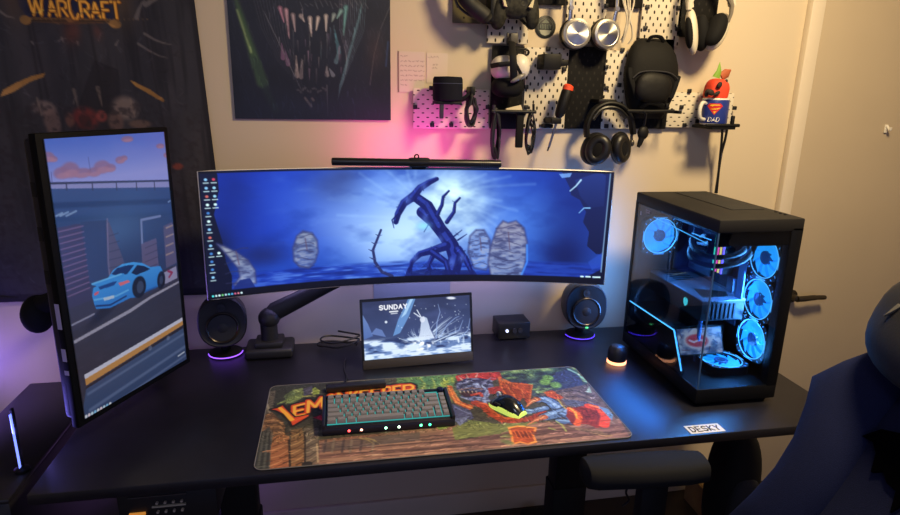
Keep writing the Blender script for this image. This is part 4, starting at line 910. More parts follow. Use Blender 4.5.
# ================================================================== mouse
ms = thing('mouse', 'dark ergonomic mouse with a yellow green glow on the printed mat', 'mouse', (.2547,-.5216,.743), (0,0,.62))
def mouse_body(k, z0=0):
    mb = MB(); rings = []
    for i in range(15):
        t = i/14; y = -.061+.122*t
        w = (.036+.004*math.cos(t*2*PI))*math.sin(PI*min(1,max(.06,t*.94+.03)))**.42*k; h = .042*math.sin(PI*min(.98,max(.07,t*.9+.08)))**.8*k
        rings.append([(w*math.cos(a)*(1 if math.cos(a) > 0 else 1.0), y*k, z0+max(0,h*math.sin(a)**1 if math.sin(a) > 0 else .0)) for a in [PI*j/16 for j in range(17)]])
    return mb.ring_loft(rings)
part('shell', mouse_body(.84, .004), mat('mouse_shell', (16,22,30), .22, coat=.4), ms, False)
part('glow_skirt', mouse_body(.87).box((0,0,.0025),(.034,.068,.005)), mat('mouse_glow', (190,210,90), .5, emit=(190,215,100), es=.8), ms, False, label='yellow green glowing skirt')
part('scroll_wheel', MB().torus((0,.030,.031),.006,.003,(1,0,0),20,8), mat('wheel_pale', (200,210,215), .4), ms, False)
part('button_gap', MB().tube([(0,.049,.020),(0,.038,.0325),(0,.021,.0385),(0,.007,.0405)], .0008, 5), BLKG, ms, False)
part('side_button', MB().box((-.029,.010,.022),(.004,.02,.006), rot=(0,.3,0), bev=.002), DGREY, ms, False)

# ================================================================== small things on the desk
o = thing('charging_dock', 'small black puck with a warm light round its foot beside the computer', 'charger', (.676,-.285,DESK))
part('body', MB().lathe([(.026,.008),(.029,.012),(.029,.036),(.027,.047),(.020,.056),(.004,.060)], (.676,-.285,DESK), sx=1, sy=1), mat('dock_black', (20,20,24), .4), o)
part('light_ring', MB().lathe([(.026,0),(.030,.001),(.030,.009),(.026,.010)], (.676,-.285,DESK+.0005)), mat('warm_led', (255,190,150), .5, emit=(255,170,120), es=2.2), o, label='warm white light ring')
o = thing('amplifier_box', 'small black box with tiny lights standing against the wall', 'box', (.405,-.035,DESK))
part('case', MB().box((.405,-.030,DESK+.034),(.112,.082,.058), bev=.004), mat('box_black', (18,18,22), .4), o)
for k, c in ((-.026,(200,210,255)),(.0,(90,90,140)),(.02,(80,80,130))):
    part('front_knob' if k >= 0 else 'indicator_light', MB().cyl((.405+k,-.071,DESK+.036),(.405+k,-.0755,DESK+.036),.005 if k < 0 else .008, None, 16), mat('ind%d' % int(k*1000), c if k < 0 else (40,40,48), .4, emit=c if k < 0 else None, es=1.5), o)
for k in (-.04,.04): part('foot', MB().cyl((.405+k,-.06,DESK),(.405+k,-.06,DESK+.006),.006), BLK, o)
o = thing('card_reader', 'long black bar lying on the mat behind the keyboard', 'hub', (-.134,-.352,pz))
part('body', MB().box((-.134,-.352,pz+.0095),(.165,.026,.018), rot=(0,0,.05), bev=.004), mat('hub_black', (19,19,22), .5), o)
part('cable', MB().tube(smooth([(-.16,-.34,pz+.01),(-.162,-.31,pz+.006),(-.158,-.28,DESK+.005),(-.165,-.22,DESK+.005),(-.16,-.15,DESK+.005)],6), .0028, 8), CABLE, o)
mb = MB(); lp = []
for k in range(34): lp.append((-.185+.062*math.cos(k*.42)+.012*math.sin(k*.9), -.055+.035*math.sin(k*.42)+.006*math.cos(k*1.3), DESK+.005+.0012*k))
solo('coiled_cable', mb.tube(smooth(lp,3), .003, 7), CABLE, 'loops of black cable lying on the desk behind the small flat monitor', 'cable')

# ================================================================== loudspeakers
SPK = mat('speaker_black', (23,22,25), .5); 
def speaker(x, y, rz, tilt, label, ring, dot):
    t = thing('speaker', label, 'speaker', (x,y,DESK), (0,0,rz), 'desk speakers')
    part('stand_base', MB().lathe([(.048,.0008),(.050,.003),(.050,.008),(.046,.010),(.012,.013)], seg=40), BLK, t, False)
    part('light_ring', MB().torus((0,0,.0055),.0505,.0016,(0,0,1),48,8,PI*1.02,PI*1.98), ring, t, False, label='violet light ring on the foot')
    part('neck', MB().tube([(0,.012,.008),(0,.012,.034),(0,.004,.055)], [.016,.013,.018], 16), BLK, t, False)
    R = Matrix.Rotation(-tilt, 3, 'X'); c = Vector((0,0,.118)); mb = MB(); rings = []
    prof = [(-.052,.86),(-.054,.93),(-.050,.985),(-.030,1.0),(0,.985),(.03,.90),(.055,.72),(.068,.45),(.072,.1)]
    for d, k in prof:
        rings.append([R @ Vector((.0715*k*math.copysign(abs(math.cos(a))**.85,math.cos(a)), d, (.079*k)*math.copysign(abs(math.sin(a))**.85,math.sin(a))))+c for a in [2*PI*j/44 for j in range(44)]])
    part('cabinet', mb.ring_loft(rings), SPK, t, False)
    q = lambda x_, d, z_: R @ Vector((x_, d, z_))+c
    ax = R @ Vector((0,-1,0))
    part('driver_surround', MB().lathe([(.047,0),(.0485,.004),(.045,.006),(.042,.004),(.040,.001)], q(0,-.0535,-.016), ax, 44), mat('speaker_ring', (52,46,44), .28, .6), t, False)
    part('driver_cone', MB().lathe([(.041,.0035),(.038,.001),(.022,.0004),(.014,.004),(.004,.006)], q(0,-.0535,-.016), ax, 36), mat('speaker_cone', (20,21,27), .6), t, False)
    part('tweeter', MB().lathe([(.013,0),(.0135,.002),(.010,.001),(.004,.003)], q(0,-.0538,.047), ax, 24), mat('speaker_cone'), t, False)
    if dot: part('status_light', MB().sph(q(.004,-.053,-.072),(.006,.004,.004),12,8), mat('green_led', (90,220,130), .5, emit=(80,230,130), es=.8), t, False)
    return t
VR = mat('violet_led', (150,90,255), .5, emit=(140,80,255), es=2.2); VR2 = mat('violet_led_dim', (90,60,255), .5, emit=(95,60,255), es=1.3)
speaker(-.529,-.047,.12,.10,'left desk speaker, rounded black, beside the upright monitor',VR,False)
speaker(.645,-.058,-.10,.10,'right desk speaker, rounded black, between small box and computer',VR2,True)

# ================================================================== computer
X0, X1, Y0, Y1, Z0, Z1 = .759, 1.0, -.587, -.149, DESK, 1.2565
pc = thing('computer', 'black glass sided computer tower with blue glowing fans on the desk', 'computer', ((X0+X1)/2,(Y0+Y1)/2,DESK))
PCB = mat('case_black', (9,10,14), .5, spec=.2); PCT = mat('case_top', (27,26,27), .65, spec=.3)
for x in (X0+.03,X1-.03):
    for y in (Y0+.04,Y1-.04): part('foot', MB().box((x,y,DESK+.006),(.03,.05,.012), bev=.003), BLKM, pc)
part('base', MB().box(((X0+X1)/2,(Y0+Y1)/2,DESK+.033),(X1-X0,Y1-Y0,.042), bev=.004), PCB, pc)
tp = part('top_panel', MB().box(((X0+X1)/2,(Y0+Y1)/2,Z1-.017),(X1-X0,Y1-Y0,.034), bev=.004), PCT, pc)
part('vent_mesh', MB().box(((X0+X1)/2+.045,(Y0+Y1)/2+.05,Z1+.0008),(.10,.29,.002), bev=.0008), mat('vent', (28,27,28), .8, var=.5, nscale=900), tp)
mb = MB()
for k, w in enumerate((.007,.004,.010)): mb.cyl((X1-.02,Y0+.05+k*.018,Z1),(X1-.02,Y0+.05+k*.018,Z1+.002),.004,None,12)
part('front_port', mb, BLK, tp)
part('front_pillar', MB().box((X1-.0165,Y0+.014,(Z0+Z1)/2+.012),(.033,.028,Z1-Z0-.07), bev=.003), PCB, pc)
part('rear_pillar', MB().box((X0+.008,Y1-.010,(Z0+Z1)/2+.01),(.016,.02,Z1-Z0-.07), bev=.002), PCB, pc)
part('rear_panel', MB().box(((X0+X1)/2,Y1-.006,(Z0+Z1)/2+.01),(X1-X0-.004,.008,Z1-Z0-.07)), peg_mat('rear_mesh', (34,35,40), (8,8,10), .008,.007,.0026,.0026), pc)
part('right_wall', MB().box((X1-.004,(Y0+Y1)/2+.01,(Z0+Z1)/2+.01),(.008,Y1-Y0-.03,Z1-Z0-.07)), PCB, pc)
zb, zt = DESK+.054, Z1-.034
part('front_band', MB().box(((X0+X1)/2-.012,Y0+.010,zt-.018),(X1-X0-.03,.006,.038)), PCB, pc)
shp = [(-.152,zb),(-.152,.897),(-.44,.904),(-.500,.805),(-.500,zb)]
part('side_shroud', MB().prism(shp, X0+.006, X0+.012, 'yz'), mat('shroud_black', (15,15,18), .35), pc)
part('power_shroud', MB().box((X0+.11,-.27,.845),(.19,.23,.096), bev=.002), mat('shroud_black'), pc)
LED = mat('blue_led', (90,190,255), .5, emit=(90,190,255), es=1.8)
part('light_strip', MB().tube([(X0+.0045,y,z+.002) for y, z in [(-.152,.897),(-.44,.904),(-.500,.805)]], .0024, 6), LED, pc, label='bright blue light strip')
part('light_strip', MB().tube([(.8,-.1969,1.1844),(.8,-.3048,1.1793),(.8,-.3915,1.1752),(.8,-.4802,1.171)], .0016, 6), LED, pc, label='thin blue light line under the roof')
part('light_strip', MB().tube([(.86,-.3171,1.1595),(.86,-.4126,1.1614)], .0016, 6), LED, pc, label='thin blue light line under the roof')
# fans
fan = part('fan', MB().ring_loft([[(q*.06*math.copysign(abs(math.cos(a))**e,math.cos(a)), q*.06*math.copysign(abs(math.sin(a))**e,math.sin(a)), z) for a in [2*PI*(k+.5)/48 for k in range(48)]] for q, e, z in ((1,.45,0),(1,.45,.025),(.955,1,.025),(.955,1,0))], True, True), mat('fan_frame', (26,26,32), .4), pc, False)
fan.location = (0,0,0)
def sub(name, mb, m):
    o = bpy.data.objects.new(name, mb.mesh(name, m)); COL.objects.link(o); o.parent = fan; return o
mb = MB()
for k in range(9):
    a = 2*PI*k/9; P = []
    for r, tw, wd in ((.018,.0,.26),(.034,.16,.27),(.053,.34,.30)):
        P.append([(r*math.cos(a+tw-wd), r*math.sin(a+tw-wd), .012),(r*math.cos(a+tw+wd), r*math.sin(a+tw+wd), .019),(r*math.cos(a+tw+wd), r*math.sin(a+tw+wd), .0205),(r*math.cos(a+tw-wd), r*math.sin(a+tw-wd), .0135)])
    mb.ring_loft(P)
sub('blades', mb, mat('fan_blades', (60,150,230), .5, emit=(40,184,255), es=1.5))
sub('back_disc', MB().lathe([(.012,.007),(.0555,.007),(.0555,.0105),(.012,.0105)], seg=40), mat('fan_back', (40,120,210), .5, emit=(30,164,250), es=1.4))
sub('hub', MB().lathe([(.019,.006),(.019,.0225),(.017,.024),(.003,.0245)], seg=28), mat('fan_hub', (40,70,110), .3, emit=(20,90,170), es=.6))  # weak blue emission stands in for fan light falling on the hub
sub('light_ring', MB().torus((0,0,.0245),.0555,.0012,(0,0,1),56,8), mat('fan_ring', (120,210,255), .5, emit=(110,215,255), es=1.8))
mb = MB()
for k in range(4):
    a = PI/2*k+PI/4
    for s_ in (-.16,.16): mb.tube([(.0625*math.cos(a+s_),.0625*math.sin(a+s_),.0248),(.0685*math.cos(a+s_*.8),.0685*math.sin(a+s_*.8),.0248)], .001, 5)
    a += PI/4; mb.tube([(.0585*math.cos(a)-t*math.sin(a), .0585*math.sin(a)+t*math.cos(a), .0254) for t in (-.018,.018)], .001, 5)
sub('frame_light', mb, LED)
def put_fan(loc, normal, first=False):
    o = fan if first else copy_tree(fan, pc)
    q = Vector((0,0,1)).rotation_difference(Vector(normal))
    o.location = Vector(loc)-pc.location; o.rotation_euler = q.to_euler(); return o
put_fan((.992,-.500,1.130),(-1,0,0),True); put_fan((.992,-.500,1.011),(-1,0,0)); put_fan((.992,-.500,.892),(-1,0,0))
put_fan((.829,-.172,1.123),(0,-1,0)); put_fan((.905,-.470,.797),(0,0,1))
# board, graphics card, cooling, memory
mbm = mat('circuit_board', (40,48,70), .45, var=.4, nscale=80)
bd = part('motherboard', MB().box((.962,-.30,1.055),(.004,.26,.30)), mbm, pc)
mb = MB()
for y, z, dy, dz, dx in ((-.20,1.16,.035,.09,.03),(-.25,1.195,.09,.03,.025),(-.24,1.03,.12,.035,.012),(-.35,.99,.10,.03,.01),(-.40,1.02,.03,.05,.012)):
    mb.box((.96-dx/2,y,z),(dx,dy,dz), bev=.003)
part('heat_sink', mb, mat('heatsink', (120,130,150), .35, .6), bd)
part('bracket_plate', MB().box((.944,-.452,1.085),(.004,.028,.17), bev=.001), mat('bracket_blue_grey', (120,160,210), .45), pc)
gp = part('graphics_card', MB().box((.889,-.318,.968),(.134,.300,.058), bev=.004), mat('card_black', (24,25,30), .4), pc)
part('backplate', MB().box((.889,-.318,.9985),(.134,.302,.004), bev=.001), mat('backplate', (110,120,140), .35, .5), gp)
mb = MB()
for k in range(5): mb.box((.889,-.20-k*.018,1.0008),(.07,.006,.001))
mb.prism([(.84,-.44),(.92,-.44),(.94,-.40),(.86,-.36)], 1.0004, 1.0012, 'xy'); part('backplate_cutout', mb, BLK, gp)
mb = MB()
for k in range(7): mb.box((.845+k*.013,-.4695,.968),(.005,.003,.045))
part('end_fin', mb, mat('fins', (40,44,54), .6, .2), gp)
mb = MB(); mb.prism([(-.392,.984),(-.398,.978),(-.397,.966),(-.388,.958),(-.379,.966),(-.378,.978),(-.384,.984),(-.388,.976)], .8205, .8222, 'yz'); part('lit_emblem', mb, mat('teal_mark', (90,235,225), .5, emit=(80,235,225), es=1.6), gp, label='small glowing teal emblem')
part('support_post', MB().cyl((.85,-.43,.80),(.85,-.43,.938),.006), mat('support', (80,120,170), .4), pc)
part('cooler_block', MB().cyl((.958,-.285,1.115),(.925,-.285,1.115),.032).cyl((.925,-.285,1.115),(.920,-.285,1.115),.030), mat('block_black', (22,24,30), .25), pc)
for P in ([(.925,-.275,1.125),(.88,-.29,1.135),(.85,-.36,1.118),(.87,-.43,1.115),(.92,-.47,1.14),(.95,-.475,1.20)],[(.925,-.295,1.105),(.87,-.31,1.115),(.83,-.38,1.098),(.86,-.46,1.098),(.92,-.495,1.13),(.945,-.497,1.21)]):
    part('coolant_tube', MB().tube(smooth(P,6), .0075, 10), CABLE, pc)
for k, c in enumerate(((70,235,190),(255,80,190),(255,226,120),(150,110,255))):
    y = -.345-.0135*k; o = part('memory_stick', MB().box((.943,y,1.11),(.034,.006,.12), bev=.001), DGREY, pc)
    part('glow_edge', MB().box((.9245,y,1.11),(.004,.0064,.118), bev=.001), mat('ram%d' % k, c, .5, emit=c, es=1.7), o, label=['mint','pink','yellow','violet'][k]+' glowing edge')
part('top_radiator', MB().box((.90,-.33,Z1-.055),(.12,.33,.028), bev=.003), mat('radiator', (30,31,36), .5), pc)
# little screen inside: red and white swirl
ic, ir = (.853,-.435,.866), (-.02,-.35,-.02)
mb = MB().box((0,.004,0),(.148,.006,.084), bev=.002); mb.bm.transform(pose(ic, ir)); ins = part('inner_display', mb, BLK, pc)
cv = Canvas(.138, .074, .0013, (120,140,180)); n = cv.noise(.016,.012,90,3)
cv.wash(n, (230,232,240), .45, .7, .9); cv.wash(n, (40,60,110), .45, .25, .8)
cv.ell((.06,.036), .045, .026, (226,226,232), .9, .1, .3); cv.ell((.06,.036), .034, .018, (196,40,44), .95, .1, .3); cv.line([(.036,.034),(.05,.04),(.066,.034),(.084,.038)], .006, (240,236,236), .9)
for k in range(9): cv.line([(.06+.05*math.cos(k*.7), .036+.03*math.sin(k*.7)),(.06+.066*math.cos(k*.7+.3), .036+.036*math.sin(k*.7+.3))], .003, (90,40,60) if k % 2 else (60,80,140), .8)
o = cv.build('display_picture', art_mat('inner_screen', .8, .3), ins, flat_pose(ic, ir, .138, .074, -.0005))
part('glass_edge', MB().box((X0+.0022,Y0+.0022,(zb+zt)/2),(.0035,.0035,zt-zb)), mat('glass_edge', (60,90,130), .15), pc)
GL = glass_mat('tinted_glass', (196,204,214))
part('side_glass', MB().box((X0+.002,(Y0+Y1)/2-.008,(zb+zt)/2),(.003,Y1-Y0-.022,zt-zb)), GL, pc)
part('front_glass', MB().box((X0+.106,Y0+.003,(zb+zt)/2),(.206,.003,zt-zb)), GL, pc)
o = part('glass_mark', MB().box((X0-.0002,(.759,-.1891,1.1962)[1],(.759,-.1891,1.1962)[2]),(.0004,.004,.012)).box((X0-.0002,(.759,-.2312,1.2076)[1],(.759,-.2312,1.2076)[2]+.004),(.0004,.026,.003)).box((X0-.0002,(.759,-.2312,1.2076)[1],(.759,-.2312,1.2076)[2]-.002),(.0004,.022,.004)), mat('pale_print', (190,186,200), .6), pc, label='tiny pale print on the glass')

# ================================================================== pegboard wall
PF = .012      # front face of the boards
WB = peg_mat('peg_white', (206,196,176), (34,28,22), .026,.0185,.0029,.0054)
WBH = peg_mat('peg_white_side', (206,196,176), (34,28,22), .030,.0135,.0044,.0019)
BB = peg_mat('peg_black', (14,13,13), (36,34,32), .026,.0185,.0026,.0046, .75)
OB = peg_mat('peg_olive', (92,86,60), (22,20,16), .040,.030,.003,.003)
PEG = mat('peg_connector', (20,18,17), .5)
def panel(label, a, b, m, pegs=()):
    x0, x1, z1, z0 = min(a[0],b[0]), max(a[0],b[0]), max(a[2],b[2]), min(a[2],b[2])
    e = .034*(z1-z0); x0 += e; x1 -= e
    t = thing('pegboard_panel', label, 'pegboard', ((x0+x1)/2,WALL,z0), group='pegboard panels')
    part('board', MB().box(((x0+x1)/2,PF+.004,(z0+z1)/2),(x1-x0,.008,z1-z0), bev=.002), m, t)
    mb = MB()
    for x in (x0+.012,x1-.012):
        for z in (z0+.012,z1-.012): mb.cyl((x,PF+.006,z),(x,WALL,z),.005,None,10)
    part('spacer', mb, PEG, t)
    for p in pegs: part('connector', MB().box((p[0],PF-.003,p[2]),(.013,.009,.013), bev=.002), PEG, t)
    return t
panel('white pegboard panel with sideways slots under the black round speaker', (.0654,.012,1.5579), (.3145,.012,1.4367), WBH, [(.0749,.012,1.5015),(.1287,.012,1.4475),(.1893,.012,1.448),(.1243,.012,1.5591),(.21,.012,1.5246),(.172,.012,1.521)])
panel('black pegboard panel behind the white headset', (.3066,.012,1.6903), (.4273,.012,1.4376), BB, [(.4252,.012,1.6316),(.4287,.012,1.5681),(.432,.012,1.5066),(.3055,.012,1.5048)])
panel('white pegboard piece above the white headset', (.2928,.012,1.8101), (.4315,.012,1.6957), WB)
panel('white pegboard panel between two black panels, behind the screwdriver', (.4157,.012,1.6878), (.5734,.012,1.4388), WB, [(.4942,.012,1.6843)])
panel('black pegboard panel below the silver headphones', (.5563,.012,1.6951), (.7022,.012,1.4398), BB, [(.6929,.012,1.6354),(.699,.012,1.5704),(.5513,.012,1.6257)])
panel('white pegboard panel left of the hanging black bag', (.6814,.012,1.6869), (.8106,.012,1.4407), WB, [(.7428,.012,1.6888),(.7432,.012,1.5806),(.7101,.012,1.4496)])
panel('white pegboard panel behind the silver headphones, at the top edge', (.5409,.012,1.9031), (.6869,.012,1.7007), WB, [(.6761,.012,1.8176)])
panel('black pegboard panel behind the white cable, at the top edge', (.6692,.012,1.9095), (.8015,.012,1.8154), BB, [(.8147,.012,1.8204),(.8148,.012,1.7577)])
panel('white pegboard panel above the hanging black bag', (.7921,.012,1.9156), (.9442,.012,1.7041), WB, [(.9219,.012,1.8218),(.9265,.012,1.7587)])
panel('black pegboard panel behind the hanging black bag', (.7818,.012,1.7279), (.934,.012,1.4417), BB)
panel('white pegboard panel with slots beside the blue mug', (.921,.012,1.5619), (1.1692,.012,1.447), WBH, [(.9948,.012,1.5665),(.9725,.012,1.5143),(.9912,.012,1.4554),(1.1701,.012,1.5139),(1.0376,.012,1.4692)])
panel('black pegboard panel behind the white headphones', (.9194,.012,1.922), (1.0693,.012,1.7359), BB)
panel('olive pegboard panel at the top left of the wall tools', (.1835,.012,1.8854), (.3012,.012,1.7508), OB)
panel('dark pegboard strip right of the mottled gamepad, cut by the top edge', (.4243,.012,1.8806), (.5443,.012,1.8136), BB)

def ear_cup(mb, c, d, rot): return mb.sph(c, d, 28, 16, rot, .9)
# -- black headphones
hp = thing('headphones', 'black headphones hanging below the pegboard over the wide monitor', 'headphones', (.6904,-.05,1.4342), group='hanging headphones')
part('headband', MB().tube(smooth([(.6203,-.05,1.418),(.6169,-.05,1.4586),(.6367,-.05,1.5021),(.6786,-.05,1.5242),(.7269,-.05,1.5157),(.7613,-.05,1.4819),(.7773,-.05,1.4284)],6), .0085, 12, flat=1.9), mat('headband_black', (15,15,15), .55, spec=.3), hp)
part('head_cushion', MB().tube(smooth([(.6346,-.045,1.474),(.6558,-.045,1.5022),(.6854,-.045,1.5118),(.72,-.045,1.5061),(.75,-.045,1.4816)],6), .0085, 12, flat=1.9), LEATH, hp)
for s_, p, q, r in ((-1,(.6195,-.05,1.4274),(.6226,-.05,1.3896),None),(1,(.7763,-.05,1.438),(.7768,-.05,1.3997),None)):
    part('yoke', MB().tube([p, ((p[0]+q[0])/2-.004*s_, p[1], (p[2]+q[2])/2), q], [.006,.005,.006], 8, flat=.6).sph(q,(.008,.008,.011),12,8), mat('yoke_steel', (86,80,72), .35, .7), hp)
for s_, c in ((-1,(.6468,-.055,1.3806)),(1,(.7342,-.055,1.384))):
    o = part('ear_cup', ear_cup(MB(), c, (.043,.022,.053), (0,-.32*s_,.5*s_)), mat('cup_black', (22,22,23), .35), hp)
    mb = MB().torus((0,0,0), .022, .0165, (0,1,0), 36, 12, sx=1.08, sy=1.48); mb.bm.transform(Matrix.Translation((c[0]-.004*s_,c[1]-.018,c[2])) @ Euler((0,-.32*s_,.5*s_)).to_matrix().to_4x4()); part('ear_cushion', mb, LEATH, o)
    mb = MB().sph((0,-.008,0),(.022,.008,.036),20,10); mb.bm.transform(Matrix.Translation((c[0]-.004*s_,c[1]-.017,c[2])) @ Euler((0,-.32*s_,.5*s_)).to_matrix().to_4x4()); part('driver_cloth', mb, BLKM, o)
o = part('wall_hook', MB().box(((.678,-.02,1.5297)[0],-.02,(.678,-.02,1.5297)[2]),(.06,.075,.012), bev=.003), BLK, hp)
# -- silver headphones
hp = thing('headphones', 'silver headphones with two bright round cups hanging on the pegboard', 'headphones', (.6048,-.05,1.796), group='hanging headphones')
for s_, c, t in ((-1,(.5606,-.05,1.7274),(.5376,-.05,1.7989)),(1,(.6579,-.05,1.7293),(.6853,-.05,1.8021))):
    o = part('ear_cup', MB().lathe([(.030,-.02),(.043,-.012),(.0455,.0),(.043,.008),(.036,.011),(.034,.010)], c, (.08*s_,-1,.06), 44), mat('cup_silver', (186,182,172), .38, .85), hp)
    part('cup_plate', MB().lathe([(.035,.0),(.0335,.0015),(.004,.0022)], (c[0],c[1]-.0095,c[2]), (.08*s_,-1,.06), 44), SILV, o)
    part('ear_cushion', MB().torus((c[0],c[1]+.022,c[2]), .033, .014, (0,1,0), 36, 12), LEATH, o)
    part('band_arm', MB().tube([(c[0]+.022*s_,c[1]+.004,c[2]+.030),(t[0],c[1],t[2]+.0),(t[0]-.002*s_,c[1],t[2]+.04)], [.007,.006,.006], 10, flat=.6), SILV, hp)
    part('hinge', MB().cyl((t[0],c[1]-.006,t[2]),(t[0],c[1]+.006,t[2]),.007), STEEL, hp)
part('headband', MB().tube(smooth([(.5319,-.05,1.8321),(.543,-.05,1.8931),(.5998,-.05,1.9287),(.6661,-.05,1.8993),(.6849,-.05,1.8388)],6), .009, 10, flat=1.6), mat('cup_silver'), hp)
# -- white headphones
hp = thing('headphones', 'white headphones with dark ear pads hanging at the top right', 'headphones', (.9807,-.06,1.7809), group='hanging headphones')
WH = mat('phone_white', (206,198,178), .45)
c = (.936,-.06,1.744); R_ = (0,-.17,-.5)
o = part('ear_cup', ear_cup(MB(), c, (.019,.038,.070), R_), WH, hp); part('ear_cushion', ear_cup(MB(), (c[0]-.015,c[1]-.012,c[2]-.004), (.013,.030,.048), R_), BLKM, o)
c = (1.0157,-.055,1.7531); R_ = (0,.55,.5)
o = part('ear_cup', ear_cup(MB(), (c[0]+.014,c[1]+.01,c[2]-.004), (.030,.034,.066), R_), WH, hp); part('ear_cushion', ear_cup(MB(), (c[0]-.004,c[1]-.016,c[2]), (.027,.030,.056), R_), BLKM, o)
part('inner_pad', ear_cup(MB(), (.9751,-.05,1.7432), (.022,.03,.055), (0,-.12,-.2)), BLKM, hp)
part('headband', MB().tube(smooth([(.9215,-.06,1.8135),(.9153,-.06,1.8591),(.9403,-.06,1.9225),(.9931,-.06,1.9308),(1.0415,-.06,1.882),(1.0642,-.06,1.8252)],6), .009, 10, flat=1.9), WH, hp)
part('yoke', MB().tube([(1.0398,-.07,1.849),(1.0571,-.07,1.8266),(1.0577,-.07,1.8004),(1.0543,-.065,1.7773)], [.008,.008,.006,.005], 10), mat('phone_grey', (120,112,98), .5), hp); part('yoke', MB().tube([(.913,-.07,1.8062),(.9133,-.07,1.8292),(.9236,-.07,1.8524)], [.008,.010,.008], 10), WH, hp)

# -- black bag
bg = thing('bag', 'large black padded bag with rounded top hanging on the pegboard', 'bag', (.8328,-.06,1.5669))
sect = [(37.5,648,666,.018),(40,642,672,.028),(46,636.5,676.5,.042),(54,632.5,679.5,.052),(64,630,681,.058),(74,628,681,.060),(82,628,679.5,.060),(90,629,678,.056),(98,630,676,.052),(106,632,673,.046),(113,633.5,670,.038),(119,635,668,.026)]
def px_(x, y): return trace(H_WALL, (x, y))
mb = MB(); rings = []
for y, a, b, dpt in sect:
    A = px_(a, y); B = px_(b, y); cx = (A[0]+B[0])/2; w = (B[0]-A[0])/2; zc = (A[1]+B[1])/2
    rings.append([(cx+w*math.copysign(abs(math.cos(t))**.75,math.cos(t)), .004-dpt*.5-dpt*.62*math.copysign(abs(math.sin(t))**.8,math.sin(t)), zc) for t in [2*PI*k/36 for k in range(36)]])
part('shell', mb.ring_loft(rings), mat('bag_leather', (11,10,10), .75, spec=.25, bump=.5, nscale=60), bg)
part('front_pocket', MB().sph((.8242,-.062,1.5728), (.062,.022,.048), 28, 14, (0,.1,0), .8), mat('pocket_leather', (11,10,10), .6, spec=.3, bump=.6, nscale=40), bg)
part('zip', MB().tube(smooth([(.7519,-.064,1.6016),(.7759,-.066,1.6201),(.8218,-.068,1.6241),(.8748,-.066,1.6194),(.9081,-.06,1.6021)],6), .002, 6), DGREY, bg)
for P in ([(.7731,-.055,1.5412),(.7605,-.06,1.5716),(.7482,-.058,1.6016),(.7456,-.05,1.6318)],[(.894,-.055,1.5432),(.9035,-.056,1.5744),(.9162,-.05,1.6116)],[(.7962,-.05,1.5105),(.8102,-.066,1.5266),(.845,-.066,1.524),(.8906,-.05,1.5086)]): part('strap', MB().tube(smooth(P,6), .008, 8, flat=.45), BLKM, bg)
part('grab_handle', MB().tube(smooth([(.8082,-.03,1.7123),(.8114,-.04,1.7265),(.8419,-.04,1.7276),(.8628,-.03,1.714)],5), .006, 8, flat=.5), BLKM, bg)
o = thing('peg_rail', 'thin black rail sticking out under the hanging black bag', 'rail', (.8445,-.02,1.5007))
part('rod', MB().tube([(.7293,-.09,1.5016),(.814,-.09,1.5012),(.8893,-.09,1.5037)], .0055, 10), BLK, o)
part('end_stop', MB().box((.8633,-.09,1.5188),(.012,.012,.016), bev=.003), BLK, o)
for p in ((.7883,-.02,1.5),(.9087,-.02,1.5)): part('bracket', MB().box((p[0],-.042,p[2]),(.010,.11,.010), bev=.002), BLK, o)
o = thing('key_fob', 'small black fob hanging from the rail under the black bag', 'fob', (.8069,-.06,1.4293))
c = (.8066,-.06,1.4325)
part('body', MB().sph(c, (.019,.011,.022), 20, 12), BLK, o); part('tail', MB().tube([(c[0]-.003,c[1],c[2]-.015),(c[0]-.008,c[1],c[2]-.035),(c[0]-.012,c[1],c[2]-.045)], [.010,.008,.005], 10), BLK, o)
part('loop', MB().tube(smooth([(c[0],c[1],c[2]+.02),(.801,-.075,1.4741),(.7941,-.09,1.4963)],4), .004, 8), CABLE, o)

# -- white headset with black straps
vr = thing('headset', 'white goggle headset with black straps hanging on the black panel', 'headset', (.3506,-.05,1.6015))
part('visor', MB().sph((.3399,-.04,1.6219), (.040,.040,.037), 28, 16, (0,0,.1), .85).sph((.3871,-.04,1.626), (.032,.040,.038), 26, 14, (0,0,-.1), .9), mat('visor_white', (214,206,192), .4), vr)
part('face_cushion', MB().sph((.3521,-.045,1.5665), (.050,.036,.031), 28, 14, None, .8), BLKM, vr)
part('nose_flap', MB().sph((.3707,-.09,1.5926), (.026,.010,.008), 16, 8, (0,-.5,0)), mat('clear_grey', (120,116,112), .25), vr)
part('top_strap', MB().tube([(.3558,-.06,1.6957),(.3476,-.106,1.6536),(.3511,-.106,1.6146),(.3603,-.085,1.581)], [.0115]*4, 10, flat=.3), BLK, vr)
part('side_strap', MB().tube([(.2941,-.06,1.6258),(.3085,-.098,1.6292),(.3456,-.106,1.6327)], [.007]*3, 8, flat=.35), BLK, vr); part('side_strap', MB().tube([(.3547,-.106,1.6343),(.3663,-.1,1.6207),(.3794,-.09,1.6043)], [.005]*3, 8, flat=.4), BLK, vr)
part('strap_ring', MB().torus((.3898,-.055,1.6673), .018, .003, (0,1,.2), 28, 8, sx=1.2, sy=.6), BLK, vr)
part('wall_clip', MB().box(((.3697,-.01,1.7082)[0],-.012,(.3697,-.01,1.7082)[2]),(.024,.05,.03), bev=.003).box(((.3494,-.03,1.7175)[0],-.03,(.3478,-.03,1.7175)[2]),(.006,.012,.012), bev=.002).box(((.3775,-.03,1.7185)[0],-.03,(.3759,-.03,1.7184)[2]),(.006,.012,.012), bev=.002), mat('clip_grey', (70,66,58), .5), vr)

